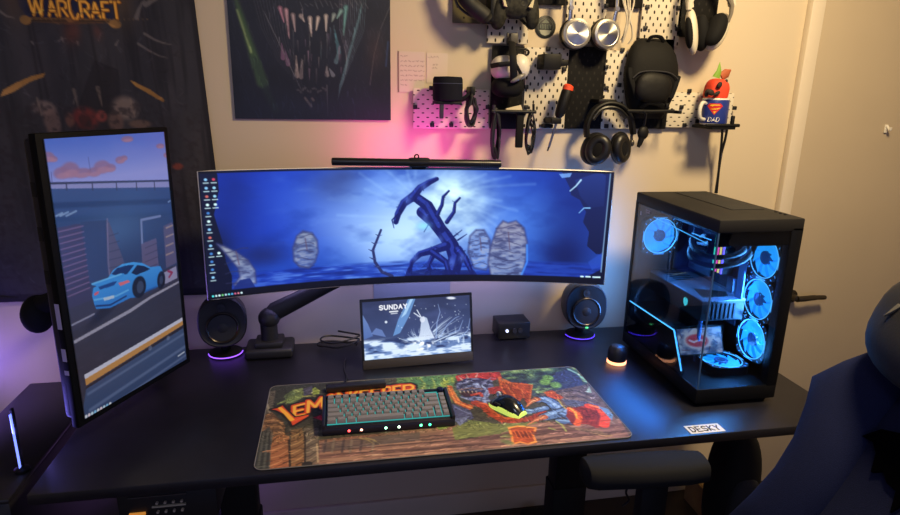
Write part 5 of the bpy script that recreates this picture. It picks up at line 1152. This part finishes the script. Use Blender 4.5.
# -- round black speaker on its bracket
rs = thing('smart_speaker', 'black cylinder speaker on a wall bracket at the left of the pegboard', 'speaker', (.1663,-.045,1.5249))
c = (.1664,-.045,1.522)
part('body', MB().lathe([(.040,0),(.0445,.004),(.0455,.04),(.0445,.064),(.041,.070),(.004,.0715)], c), mat('fabric_navy', (14,16,26), .85, spec=.2, bump=.5, nscale=900), rs)
part('rim_line', MB().torus((c[0],c[1],c[2]+.051), .0455, .0006, (0,0,1), 48, 6), mat('rim_blue', (80,86,110), .4), rs)
b = thing('wall_bracket', 'black bracket with a drop leg holding the round speaker', 'bracket', (.1664,-.02,1.5126))
part('tray', MB().box((c[0],-.035,c[2]-.005),(.075,.09,.008), bev=.002), BLK, b)
part('drop_leg', MB().box(((.1441,-.07,1.4961)[0],-.07,(.1426,-.07,1.499)[2]),(.012,.014,.056), bev=.003), mat('leg_grey', (44,42,50), .5), b)
part('side_arm', MB().tube([(c[0]+.03,-.03,c[2]-.004),(.2212,-.04,1.5316),(.2395,-.04,1.5467)], .007, 8).box(((.2431,-.03,1.5526)[0],-.02,(.2415,-.03,1.5525)[2]),(.015,.06,.026), bev=.003), BLK, b)
def coil(name, label, cat, c, rx, rz, n, r, seed, wob=.12, group=None, Y=-.05):
    rr = random.Random(seed); P = []
    for k in range(n*9):
        a = 2*PI*k/9; w = 1+rr.uniform(-wob, wob); P.append((c[0]+rx*w*math.sin(a)*(.8 if math.cos(a) > .3 else 1.1), Y+.010*math.sin(a*.37+seed)+rr.uniform(-.004,.004), c[2]+rz*w*math.cos(a)))
    return solo(name, MB().tube(smooth(P,4), r, 7), CABLE, label, cat, group, loc=c)
coil('coiled_cable', 'black cable coil hanging right of the black round speaker', 'cable', (.2388,-.05,1.4937), .014, .038, 9, .0034, 1, .3, group='hanging cables')
coil('coiled_cable', 'long black cable loop hanging from the small shelf, left one', 'cable', (.3144,-.06,1.426), .010, .062, 9, .0036, 2, .28, 'hanging cables', -.07)
coil('coiled_cable', 'thin black cable loops at the right end of the small shelf', 'cable', (.4216,-.06,1.4329), .010, .052, 6, .0024, 3, .4, 'hanging cables', -.075)
# -- small shelf under the headset
o = thing('wall_shelf', 'small black shelf below the white headset with cables hanging from it', 'shelf', (.3748,-.05,1.4925))
part('plate', MB().tube([(.2971,-.08,1.4955),(.4358,-.08,1.4944)], .005, 8).box(((.3778,-.04,1.4922)[0],-.036,(.3778,-.04,1.4922)[2]),(.12,.09,.006), bev=.002), BLK, o)
part('back_plate', MB().box(((.3728,.006,1.4625)[0],.006,(.3728,.006,1.4625)[2]),(.10,.010,.05), bev=.003), BLK, o)
part('end_stop', MB().tube([(.4265,-.08,1.518),(.428,-.08,1.4913)], .004, 8), BLK, o); part('end_stop', MB().tube([(.3026,-.08,1.5132),(.3035,-.08,1.4897)], .005, 8), mat('leg_grey'), o)
solo('card', MB().prism([((.3445,-.05,1.4921)[0],(.3444,-.05,1.4951)[2]),((.4004,-.05,1.4959)[0],(.4003,-.05,1.4974)[2]),((.3946,-.05,1.5138)[0],(.3946,-.05,1.5138)[2]),((.3489,-.05,1.5012)[0],(.3488,-.05,1.5027)[2])], -.056, -.046), mat('card_cream', (214,200,170), .7), 'cream card lying on the small shelf under the headset', 'card')
solo('hanging_strap', MB().box(((.3892,-.07,1.4394)[0],-.07,(.3892,-.07,1.4394)[2]),(.024,.012,.108), bev=.004), BLKM, 'flat black strap hanging straight down from the small shelf', 'strap')
# -- black box holder, screwdriver
o = thing('wall_box', 'small black box holder on the white panel above the screwdriver', 'holder', (.4867,-.03,1.6229))
c = (.4854,-.03,1.6435); part('box', MB().box(c,(.056,.07,.045), bev=.003), BLK, o); c = (.5278,-.03,1.6417); part('side_tab', MB().box(c,(.028,.04,.018), bev=.003), BLK, o)
o = thing('screwdriver', 'black screwdriver with an orange end hanging point down', 'screwdriver', (.5215,-.05,1.4853))
part('handle', MB().tube([(.5438,-.05,1.5643),(.5428,-.05,1.5553),(.5323,-.05,1.5189),(.523,-.05,1.4883),(.5189,-.05,1.4761)], [.015,.018,.018,.015,.008], 12), mat('handle_black', (15,14,14), .5, spec=.3), o)
part('end_cap', MB().tube([(.5477,-.05,1.5778),(.5464,-.05,1.5733),(.544,-.05,1.5613)], [.010,.0165,.0172], 12), mat('cap_orange', (222,74,40), .45), o, label='orange end cap')
part('shaft', MB().tube([(.5201,-.05,1.4822),(.4969,-.045,1.3856)], [.0042,.0038], 8), STEEL, o)
part('tip', MB().tube([(.4982,-.045,1.3919),(.4927,-.045,1.373)], [.0038,.0026], 8, flat=.5), DGREY, o)
o = thing('tool_holder', 'black stepped tool holder the screwdriver hangs through', 'holder', (.5075,-.03,1.4564))
part('upper_block', MB().box((.5121,-.02,1.4668),(.034,.075,.018), bev=.003), BLK, o); part('lower_block', MB().box((.5001,-.005,1.4487),(.030,.035,.012), bev=.003), BLK, o)
# -- gamepads at the top edge
CAM = mat('mottled_dark', (34,33,27), .65, spec=.25, var=.8, nscale=90)
gpd = thing('gamepad', 'dark mottled gamepad with pale marks at the top of the pegboard', 'gamepad', (.3605,-.05,1.7861))
arch = [(493,-14),(494,6),(493,18),(496,25.5),(500,26),(503,21),(509,17.5),(516,16.5),(522,18.5),(526,23),(530,26),(533,24),(533,12),(531,-14)]
A = [px_(*p) for p in arch]
part('body', MB().prism(A, -.055, -.02), CAM, gpd, sharp=60)
part('grip', MB().sph((.3163,-.045,1.7793), (.024,.022,.050), 24, 14, (0,.12,0), .85), CAM, gpd); part('grip', MB().sph((.4147,-.045,1.7833), (.024,.022,.050), 24, 14, (0,-.12,0), .85), CAM, gpd)
part('front_shell', MB().sph((.3642,-.045,1.8034), (.060,.024,.042), 28, 14, None, .8), CAM, gpd)
for P in ([(500,-2),(503,1),(505,8),(502,7)],[(511,8),(515,8.5),(514,5)],[(517,9),(521,9.5),(520,5.5)],[(526,8),(530,1),(532,-1),(530,9)]):
    part('pale_mark', MB().prism([px_(*p) for p in P], -.0765 if P[0][0] in (500,526) else -.0575, -.05), mat('mark_cream', (196,186,150), .6), gpd)
for q in ((.3338,-.055,1.8063),(.3857,-.055,1.8058)): part('thumb_stick', MB().lathe([(.006,0),(.006,.008),(.011,.010),(.011,.014),(.004,.013)], q, (0,-1,0), 20), BLK, gpd)
g2 = thing('gamepad', 'black gamepad grip sloping across the olive panel at the top edge', 'gamepad', (.2391,-.05,1.7921))
part('grip', MB().tube(smooth([(.1741,-.04,1.8658),(.2026,-.05,1.8229),(.2321,-.055,1.7912),(.2658,-.055,1.768),(.2795,-.05,1.7553)],5), [.018]*6+[.022]*5+[.024]*6+[.02]*3+[.012], 14), mat('grip_black', (13,13,12), .65), g2)
part('cable', MB().tube(smooth([(.1818,-.05,1.8274),(.1885,-.05,1.7954),(.2158,-.05,1.772),(.2461,-.05,1.7595)],5), .004, 8), CABLE, g2); part('side_block', MB().box((.2971,-.03,1.7858),(.022,.06,.075), bev=.006), BLK, g2)
# -- white cables
wc = thing('cable_bundle', 'bundle of thin white cables hanging from the top edge', 'cable', (.7262,-.04,1.802))
for k, P in enumerate(([(.7045,-.04,1.8861),(.714,-.04,1.8244),(.728,-.04,1.7848),(.7246,-.035,1.7445),(.7252,-.02,1.7103)],[(.7119,-.045,1.8856),(.7221,-.045,1.8184),(.7319,-.04,1.7792),(.7252,-.035,1.7387),(.7255,-.02,1.7073)],[(.724,-.04,1.887),(.7286,-.045,1.8187),(.7311,-.045,1.7787),(.7312,-.035,1.7448),(.7286,-.02,1.7104)],[(.737,-.04,1.8876),(.7436,-.04,1.8257),(.7352,-.04,1.7793),(.7497,-.03,1.7517),(.7577,-.02,1.7233),(.7509,-.01,1.7058)],[(.6948,-.04,1.8856),(.7046,-.045,1.8291),(.7243,-.042,1.7787),(.7248,-.03,1.7332),(.7213,-.02,1.7161)])):
    part('cable', MB().tube(smooth(P,6), .0026, 7), WCABLE, wc)
# -- round badge stuck on the wall
c = (.487,.027,1.7502); bdg = thing('round_sticker', 'round black and grey emblem sticker on the wall beside the gamepad', 'sticker', (c[0],WALL,c[2]-.033))
part('disc', MB().lathe([(.034,0),(.034,.002),(.032,.003),(.004,.003)], (c[0],WALL,c[2]), (0,-1,0), 44), mat('badge_black', (28,30,26), .5), bdg)
part('ring', MB().torus((c[0],WALL-.003,c[2]), .0245, .0006, (0,1,0), 44, 6), mat('badge_grey', (110,116,100), .5), bdg)
mb = MB()
for k in range(7): mb.box((c[0]-.0165+k*.0055,WALL-.0032,c[2]+.001),(.003,.001,.015 if k % 2 else .012))
part('bars', mb, mat('badge_grey2', (92,100,86), .5), bdg)
part('lower_shape', MB().prism([(c[0]-.020,c[2]-.009),(c[0]+.020,c[2]-.009),(c[0]+.013,c[2]-.021),(c[0],c[2]-.026),(c[0]-.013,c[2]-.021)], WALL-.0036, WALL-.0028), mat('badge_light', (150,150,132), .5), bdg)
part('upper_shape', MB().prism([(c[0]-.012,c[2]+.012),(c[0]+.012,c[2]+.012),(c[0],c[2]+.024)], WALL-.0036, WALL-.0028), mat('badge_grey'), bdg)

# ================================================================== mug corner
ml = (1.06,-.06,1.4553)
o = thing('wall_shelf', 'short black shelf bar holding the blue mug', 'shelf', ml)
mz = ml[2]+.004; mxc = (1.054,-.06,1.508)[0]; MC_ = (mxc,-.055,mz)
part('plate', MB().box((mxc+.005,-.052,mz-.006),(.085,.115,.010), bev=.002), BLK, o)
part('front_bar', MB().tube([(.9959,-.108,1.4607),(1.1133,-.108,1.4617)], .0055, 10), BLK, o); part('end_post', MB().box((1.0875,-.108,1.4772),(.011,.011,.030), bev=.003), BLK, o)
mg = thing('mug', 'blue mug with a red and yellow shield and white letters', 'mug', MC_)
MR, MH = .042, .086
part('body', MB().lathe([(.030,.0),(MR-.002,.002),(MR,.006),(MR,MH-.002),(MR-.001,MH),(MR-.004,MH-.001),(MR-.004,.008),(.004,.006)], MC_, seg=48), mat('mug_white', (210,206,196), .3), mg)
part('wrap', MB().lathe([(MR+.0002,.007),(MR+.0006,.008),(MR+.0006,MH-.006),(MR+.0002,MH-.005)], MC_, seg=48), mat('mug_blue', (36,52,128), .3), mg, label='blue printed wrap')
part('handle', MB().tube(smooth([(mxc-MR+.002,-.066,mz+.070),(mxc-MR-.020,-.078,mz+.070),(mxc-MR-.029,-.083,mz+.048),(mxc-MR-.022,-.079,mz+.024),(mxc-MR+.002,-.066,mz+.018)],6), .006, 10), mat('mug_white'), mg)
ang = math.atan2(-1.86,-1.22)
def wrap(s_, z, e=.001): a = ang-0+s_/MR; return (mxc+(MR+e)*math.cos(a), -.055+(MR+e)*math.sin(a), mz+z)
def decal(mb, poly, e, n=10):
    """closed outline filled on the mug's round side in narrow strips"""
    zs = sorted(set(p[1] for p in poly)); z0, z1 = zs[0], zs[-1]
    for k in range(24):
        za_, zb_ = z0+(z1-z0)*k/24, z0+(z1-z0)*(k+1)/24; zm = (za_+zb_)/2; xs = []
        for i in range(len(poly)):
            (xa, ya), (xb, yb) = poly[i-1], poly[i]
            if (ya > zm) != (yb > zm): xs.append(xa+(xb-xa)*(zm-ya)/(yb-ya))
        xs.sort()
        for a, b in zip(xs[::2], xs[1::2]):
            m_ = max(1, int((b-a)/.004)); g = [a+(b-a)*j/m_ for j in range(m_+1)]
            for u, v in zip(g, g[1:]):
                vs = [mb.bm.verts.new(wrap(*q, e)) for q in ((u,za_),(v,za_),(v,zb_),(u,zb_))]; mb.bm.faces.new(vs)
    bmesh.ops.remove_doubles(mb.bm, verts=mb.bm.verts[:], dist=1e-5)
    return mb
sh_ = lambda k, dz=0: [(-.024*k,.062+dz),(-.016*k,.070+dz),(.016*k,.070+dz),(.024*k,.062+dz),(.0,.034+.0*k+dz+(1-k)*.010)]
part('shield', decal(MB(), sh_(1), .0010), mat('shield_red', (196,44,40), .35), mg, label='red shield emblem')
part('shield_field', decal(decal(decal(MB(), [(-.016,.063),(-.011,.0665),(.012,.0665),(.016,.0635),(.010,.0635),(-.004,.0625),(-.008,.060)], .0014), [(.016,.0575),(.004,.0545),(-.010,.053),(-.012,.0515),(.0,.0505),(.012,.0525)], .0014), [(-.004,.0445),(.006,.046),(.002,.040),(.0,.038)], .0014), mat('shield_yellow', (232,178,48), .35), mg, label='yellow shapes of the emblem')
mb = MB()
for i, ch in enumerate('DAD'):
    for st_ in FONT[ch]: mb.tube([wrap(-.0165+i*.0118+p[0]*.0088+.0025*p[1], .013+p[1]*.013, .0012) for p in st_], .0016, 5, flat=.5)
part('lettering', mb, mat('letter_white', (232,230,224), .4), mg, label='white letters DAD')
# red ornament standing in the mug
ro = thing('soft_toy', 'small red orange soft toy with a green leaf standing in the mug', 'toy', (mxc,-.055,mz+.012))
part('body', MB().sph((mxc-.003,-.055,mz+.105), (.036,.034,.042), 24, 16, (0,.12,0), .7), mat('toy_red', (214,62,34), .75, bump=.4, nscale=200), ro)
part('lower_body', MB().sph((mxc,-.055,mz+.055), (.028,.028,.042), 20, 12), mat('toy_red'), ro)
for p, d, r in (((1.0355,-.092,1.5861),(.008,.006,.011),(0,.4,0)),((1.0078,-.094,1.5626),(.013,.005,.009),(0,.5,0)),((1.003,-.08,1.5609),(.007,.008,.013),(0,.2,0)),((1.0683,-.075,1.5962),(.005,.006,.009),(0,.2,0)),((1.0293,-.094,1.5599),(.012,.005,.006),(0,-.5,0))):
    part('dark_patch', MB().sph(p, d, 14, 8, r), mat('toy_dark', (36,24,20), .8), ro)
q = (1.0499,-.055,1.6177); part('leaf', MB().tube([(q[0]-.006,q[1],q[2]-.008),(q[0]-.001,q[1]-.004,q[2]+.012),(q[0]+.001,q[1],q[2]+.040)], [.014,.009,.0008], 10, flat=.5), mat('leaf_green', (120,160,52), .6), ro, label='green leaf')
q = (1.074,-.055,1.6244); part('ear_flap', MB().tube([(q[0]-.012,q[1],q[2]-.012),(q[0]+.004,q[1]-.003,q[2]),(q[0]+.020,q[1],q[2]+.010)], [.014,.015,.002], 10, flat=.4), mat('flap_brown', (164,84,46), .7), ro, label='brown orange flap')
ld = thing('lanyard', 'two thin black cords hanging from the mug shelf down behind the computer', 'cord', (1.1138,-.03,1.376))
for k, P in enumerate(([(1.1011,-.04,1.4528),(1.1122,-.03,1.3994),(1.1209,-.02,1.348),(1.1304,-.01,1.2781),(1.1393,-0,1.2239)],[(1.1196,-.04,1.453),(1.1237,-.03,1.4094),(1.124,-.02,1.3649),(1.1267,-.014,1.3235),(1.1309,-.008,1.2709),(1.1354,0,1.224)])):
    part('cord', MB().tube(smooth(P,6), .0042, 8), CABLE, ld)
part('clasp', MB().box((1.1229,-.022,1.3584),(.007,.006,.016), bev=.002), STEEL, ld)

# ================================================================== chair
ch = thing('office_chair', 'black high backed padded chair with a head pillow at the right', 'chair', (.42,-1.13,0))
CF = mat('chair_fabric', (23,29,60), .95, spec=.12, var=.2, nscale=500, bump=.35); CF2 = mat('chair_fabric_dark', (20,25,52), .95, spec=.12, var=.2, nscale=500, bump=.3)
CB = Vector((.742,-1.13,.50)); CU = Vector((.46,0,.89)).normalized(); CN = Vector((-.89,0,.46)).normalized()
def cpt(t, v, n): return CB+CU*t+Vector((0,v,0))+CN*n
mb = MB(); rings = []
for t, w, d in ((-.02,.24,.03),(0,.30,.05),(.08,.298,.062),(.16,.275,.064),(.24,.262,.066),(.32,.264,.066),(.40,.290,.062),(.455,.322,.058),(.475,.316,.055),(.52,.275,.05),(.60,.215,.046),(.72,.185,.042),(.80,.17,.036),(.84,.14,.026),(.855,.09,.012)):
    rings.append([cpt(t, w*math.copysign(abs(math.cos(a))**.7,math.cos(a)), .02+d*math.copysign(abs(math.sin(a))**.8,math.sin(a))) for a in [2*PI*k/40 for k in range(40)]])
part('backrest', mb.ring_loft(rings), CF2, ch)
for s_ in (-1, 1):
    mb = MB(); rings = []
    for t, v, w, h in ((.02,.22,.06,.01),(.08,.212,.08,.035),(.16,.192,.078,.046),(.24,.18,.076,.05),(.32,.18,.078,.054),(.40,.197,.086,.05),(.455,.215,.095,.044),(.52,.195,.07,.036),(.59,.155,.05,.024),(.64,.13,.03,.008)):
        rings.append([cpt(t, s_*(v+w*math.cos(a)), .068+h*math.sin(a)) for a in [2*PI*k/24 for k in range(24)]])
    part('side_bolster', mb.ring_loft(rings), CF, ch)
    part('piping', MB().tube(smooth([cpt(t, s_*w, .022) for t, w in ((.0,.301),(.08,.299),(.16,.277),(.24,.264),(.32,.266),(.40,.292),(.455,.324),(.477,.317),(.52,.276),(.60,.216))],5), .0045, 8), mat('piping_blue', (40,46,84), .6), ch)
part('side_tag', MB().box(cpt(.405,.295,.035),(.014,.012,.026), rot=(0,-.4,0), bev=.001), mat('tag_silver', (190,180,165), .35, .6), ch, label='small silver tag on the edge')
bat = [(0,.018),(.012,.036),(.02,.024),(.035,.032),(.062,.040),(.095,.030),(.118,.004),(.094,.006),(.078,-.006),(.066,-.034),(.05,-.022),(.032,-.034),(.012,-.036),(0,-.066)]
bp = bat+[(-x, y) for x, y in reversed(bat[1:-1])]
mb = MB(); 
mb.ring_loft([[cpt(.40+y*1.25, x*1.05, .0925) for x, y in bp],[cpt(.40+y*1.25, x*1.05, .070) for x, y in bp]])
part('wing_emblem', mb, mat('emblem_black', (2,2,4), 1., spec=.02), ch, label='black winged emblem')
hpw = part('head_pillow', MB().sph(cpt(.645,.03,.125), (.065,.185,.125), 32, 18, (0,.40,0), .78), mat('pillow_grey', (22,23,28), .7, bump=.25, nscale=200), ch)
c = cpt(.650,.145,.187); part('pillow_mark', MB().prism([(-.016,-.026),(.012,.026),(.018,.02),(.002,-.004)], -.002, .002, 'yz') if False else MB().ring_loft([[c+Vector((0,a,0))+CU*b+CN*e for a, b in ((.007,-.018),(-.004,.014),(-.012,.010),(-.002,-.006))] for e in (.0,-.006)]), mat('mark_silver', (92,90,86), .7), hpw)
part('pillow_strap', MB().tube([cpt(.66,.18,.09),cpt(.66,.2,.03),cpt(.66,.19,-.03)], .012, 8, flat=.4), BLKM, ch)
part('seat', MB().box((.42,-1.13,.46),(.54,.54,.10), bev=.04, seg=4), CF2, ch)
for s_, nm in ((1,'far'),(-1,'near')):
    y = -1.13+s_*.365; 
    mb = MB(); rings = []
    for x, w in ((.372,.018),(.38,.036),(.40,.045),(.52,.05),(.62,.047),(.668,.038),(.678,.02)):
        rings.append([(x, y+.01*s_*(x-.5)*-6+w*math.cos(a), .697+(.031 if w > .03 else .018)*math.copysign(abs(math.sin(a))**.6,math.sin(a))) for a in [2*PI*k/20 for k in range(20)]])
    ar = part('armrest', mb.ring_loft(rings), mat('armrest_grey', (22,23,27), .85, spec=.2), ch)
    part('armrest_post', MB().box((.545,y-.01*s_,.57),(.07,.035,.2), bev=.008).box((.50,y-.08*s_,.455),(.09,.2,.03), bev=.008), BLK, ar)
part('gas_column', MB().cyl((.42,-1.13,.10),(.42,-1.13,.42),.028), BLK, ch)
for k in range(5):
    a = 2*PI*k/5+.3; e = (.42+.31*math.cos(a), -1.13+.31*math.sin(a))
    l = part('base_leg', MB().tube([(.42,-1.13,.12),(e[0],e[1],.085)], [.035,.024], 10), BLK, ch)
    part('caster', MB().cyl((e[0]-.025*math.sin(a),e[1]+.025*math.cos(a),.031),(e[0]+.025*math.sin(a),e[1]-.025*math.cos(a),.031),.03).cyl((e[0],e[1],.03),(e[0],e[1],.085),.012), BLK, l)

# ================================================================== left side and under the desk
o = thing('storage_tower', 'tall black box standing left of the desk below the banner', 'cabinet', (-.972,-.38,0))
part('body', MB().box((-.972,-.38,.345),(.196,.56,.69), bev=.006), mat('tower_black', (20,19,23), .45), o)
part('lid', MB().box((-.972,-.38,.696),(.2,.566,.012), bev=.004), mat('tower_lid', (24,23,28), .4), o)
part('front_grille', MB().box((-.972,-.662,.38),(.16,.004,.5), bev=.002), mat('grille', (16,16,18), .6, var=.5, nscale=500), o)
lbx = (-.8908,-.5679,.703); 
o = thing('light_bar', 'slim upright light bar with a pale blue line on the black box', 'lamp', lbx)
part('foot', MB().lathe([(.016,0),(.016,.006),(.008,.010),(.004,.010)], (lbx[0],lbx[1]+.01,.7022)), BLK, o)
part('housing', MB().box((lbx[0],lbx[1]+.012,.782),(.005,.010,.152), bev=.001), BLK, o)
part('light_line', MB().box((lbx[0],lbx[1]+.0025,.782),(.0018,.008,.134), bev=.001), mat('bar_blue', (120,140,255), .5, emit=(120,140,255), es=1.6), o, label='pale blue light line')
o = thing('rack_mixer', 'black box with two rows of small knobs mounted under the desk', 'mixer', (-.56,-.55,.62))
part('case', MB().box((-.565,-.55,.652),(.21,.20,.105), bev=.004), mat('mixer_black', (17,17,20), .5), o)
p = (-.5985,-.652,.6408); q = (-.5267,-.652,.6427); part('trim_line', MB().box(((p[0]+q[0])/2,-.652,(p[2]+q[2])/2),(q[0]-p[0],.004,.0035)), mat('line_grey', (150,142,128), .4), o)
p2 = (-.6452,-.652,.6684); q2 = (-.5242,-.652,.6711); part('upper_edge', MB().box(((p2[0]+q2[0])/2,-.652,(p2[2]+q2[2])/2),(q2[0]-p2[0],.004,.002)), mat('line_dim', (74,68,66), .5), o)
for dz in (.0105,-.0125):
    for k in range(4):
        x = p[0]+.012+k*(q[0]-p[0]-.02)/3; part('knob', MB().cyl((x,-.651,(p[2]+q[2])/2+dz),(x,-.657,(p[2]+q[2])/2+dz),.003,None,10), mat('knob_pale', (150,140,130), .4), o)
c = (-.6297,-.653,.6284); part('amber_light', MB().box(c,(.034,.003,.006)), mat('amber', (200,140,60), .5, emit=(230,150,60), es=.5), o)
for k, P in enumerate(([(-.5556,-.12,.3084),(-.5745,-.12,.2619),(-.5864,-.12,.1875),(-.6077,-.12,.0341)],[(-.5149,-.14,.3218),(-.5428,-.14,.2731),(-.5674,-.14,.2311),(-.5907,-.14,.1273)],[(-.4686,-.12,.3173),(-.4884,-.12,.2518),(-.5137,-.12,.2014),(-.5331,-.12,.1029)],[(-.491,-.1,.2981),(-.5039,-.1,.2464),(-.4917,-.1,.191),(-.4497,-.1,.1466)])):
    solo('power_cable', MB().tube(smooth(P,6), (.006,.006,.014,.005)[k], 8), CABLE, ['thin black cable hanging under the desk nearest the knobbed box','black cable sloping left under the desk beside the thin one','thick dark cable sleeve hanging under the desk by the purple wall','thin cable curving right under the desk below the cable sleeve'][k], 'cable', 'cables under the desk')
o = thing('black_bag', 'dark rounded bag on the floor under the right end of the desk', 'bag', (1.02,-.34,0))
c = (1.1225,-.36,.3716)
part('body', MB().sph((c[0]+.02,-.30,.24), (.08,.08,.238), 28, 18, None, .75), BLKM, o)
part('pocket', MB().sph((c[0]+.02,-.37,.2), (.06,.03,.13), 22, 12, None, .75), FAB, o)
c = (1.2062,-.12,.1145); o = thing('cardboard_box', 'small tan box on the floor against the wall under the desk', 'box', (c[0],-.09,0))
part('carton', MB().box((c[0],-.09,.06),(.10,.12,.12), bev=.002), mat('cardboard', (150,118,66), .8, var=.1, nscale=30), o)
part('tape', MB().box((c[0],-.09,.1206),(.03,.121,.0012)), mat('tape', (176,150,100), .4), o)
for P, nm in (([(.8076,-.2,.2162),(.8204,-.2,.2393),(.8063,-.2,.1918),(.8213,-.2,.157),(.7968,-.2,.135)],'a'),([(.7963,-.18,.2361),(.8445,-.18,.2144),(.8716,-.18,.1781)],'b')):
    solo('power_cable', MB().tube(smooth(P,6), .004, 8), CABLE, 'kinked black cable hanging below the desk behind the armrest' if nm == 'a' else 'short black cable behind the armrest under the desk', 'cable', 'cables under the desk')

# ================================================================== light
def area(name, loc, target, size, energy, col, size_y=None, shape=None, spread=None):
    l = bpy.data.lights.new(name, 'AREA'); l.energy = energy; l.color = col; l.size = size
    if size_y: l.shape = 'RECTANGLE'; l.size_y = size_y
    if shape: l.shape = shape
    if spread: l.spread = spread
    o = bpy.data.objects.new(name, l); COL.objects.link(o); o.location = loc
    o.rotation_euler = (Vector(target)-Vector(loc)).to_track_quat('-Z','Y').to_euler(); return o
area('ceiling_lamp_and_fill', (.98,-1.05,2.5), (.85,-.6,0), .32, 42, (1,.76,.41), shape='DISK')
area('ceiling_lamp_and_fill', (-.3,-2.4,2.55), (-.1,-.6,.6), .5, 7, (.80,.84,1), shape='DISK')  # soft cool fill added high behind the viewpoint, no lamp known there
area('light_bar_glow', (.07,-.112,1.352), (.07,.03,1.44), .30, .6, (1,.07,.60), .02)
area('violet_strip_light', (-1.28,-.14,.72), (-.8,.03,.85), .4, 1.1, (.24,.15,1), .04)
area('violet_floor_light', (-.75,-.12,.30), (-.6,.03,.45), .3, .7, (.36,.2,1), .04)
w = bpy.data.worlds.new('World'); SC.world = w; w.use_nodes = True
w.node_tree.nodes['Background'].inputs[0].default_value = (.36,.40,.78,1); w.node_tree.nodes['Background'].inputs[1].default_value = .6

area('case_strip_light', (.750,-.36,.89), (.35,-.38,.66), .34, .75, (.03,.22,1), .012, spread=2.0)
area('upright_bar_light', (lbx[0]+.012,lbx[1]-.004,.79), (-.72,-.50,.92), .02, .35, (.22,.18,1), .13)
area('case_rear_light', (.745,-.15,1.0), (.60,.03,1.0), .02, 1.3, (.08,.3,1), .35)
area('monitor_back_fill', (.0,-.065,1.02), (.0,.03,.86), .9, 1.0, (.46,.40,1), .05)  # violet fill added behind the monitor to tint the lower wall
area('fan_column_light', (.955,-.50,1.01), (.2,-.45,.85), .10, 9, (.10,.42,1), .34)
area('rear_fan_light', (.836,-.205,1.125), (.85,-.5,1.0), .10, 1.0, (.10,.42,1))
area('floor_fan_light', (.905,-.470,.83), (.9,-.45,1.2), .10, .8, (.10,.42,1))

# ================================================================== camera
cam = bpy.data.cameras.new('camera'); cam.sensor_width = 36; cam.lens = 610.7/900*36; cam.clip_start = .05
co = bpy.data.objects.new('camera', cam); COL.objects.link(co)
pitch, yaw, roll = -.267, .188, .02
cp, sp, cy, sy = math.cos(pitch), math.sin(pitch), math.cos(yaw), math.sin(yaw)
f = Vector((sy*cp, cy*cp, sp)); r = Vector((cy,-sy,0)); u = r.cross(f)
R_, U_ = r*math.cos(roll)+u*math.sin(roll), -r*math.sin(roll)+u*math.cos(roll)
co.matrix_world = Matrix(((R_.x,U_.x,-f.x,-.173),(R_.y,U_.y,-f.y,-1.92),(R_.z,U_.z,-f.z,1.553),(0,0,0,1)))
SC.camera = co
SC.view_settings.view_transform = 'Standard'; SC.view_settings.look = 'None'
SC.view_settings.exposure = .15; SC.view_settings.gamma = 1; SC.view_settings.use_curve_mapping = False
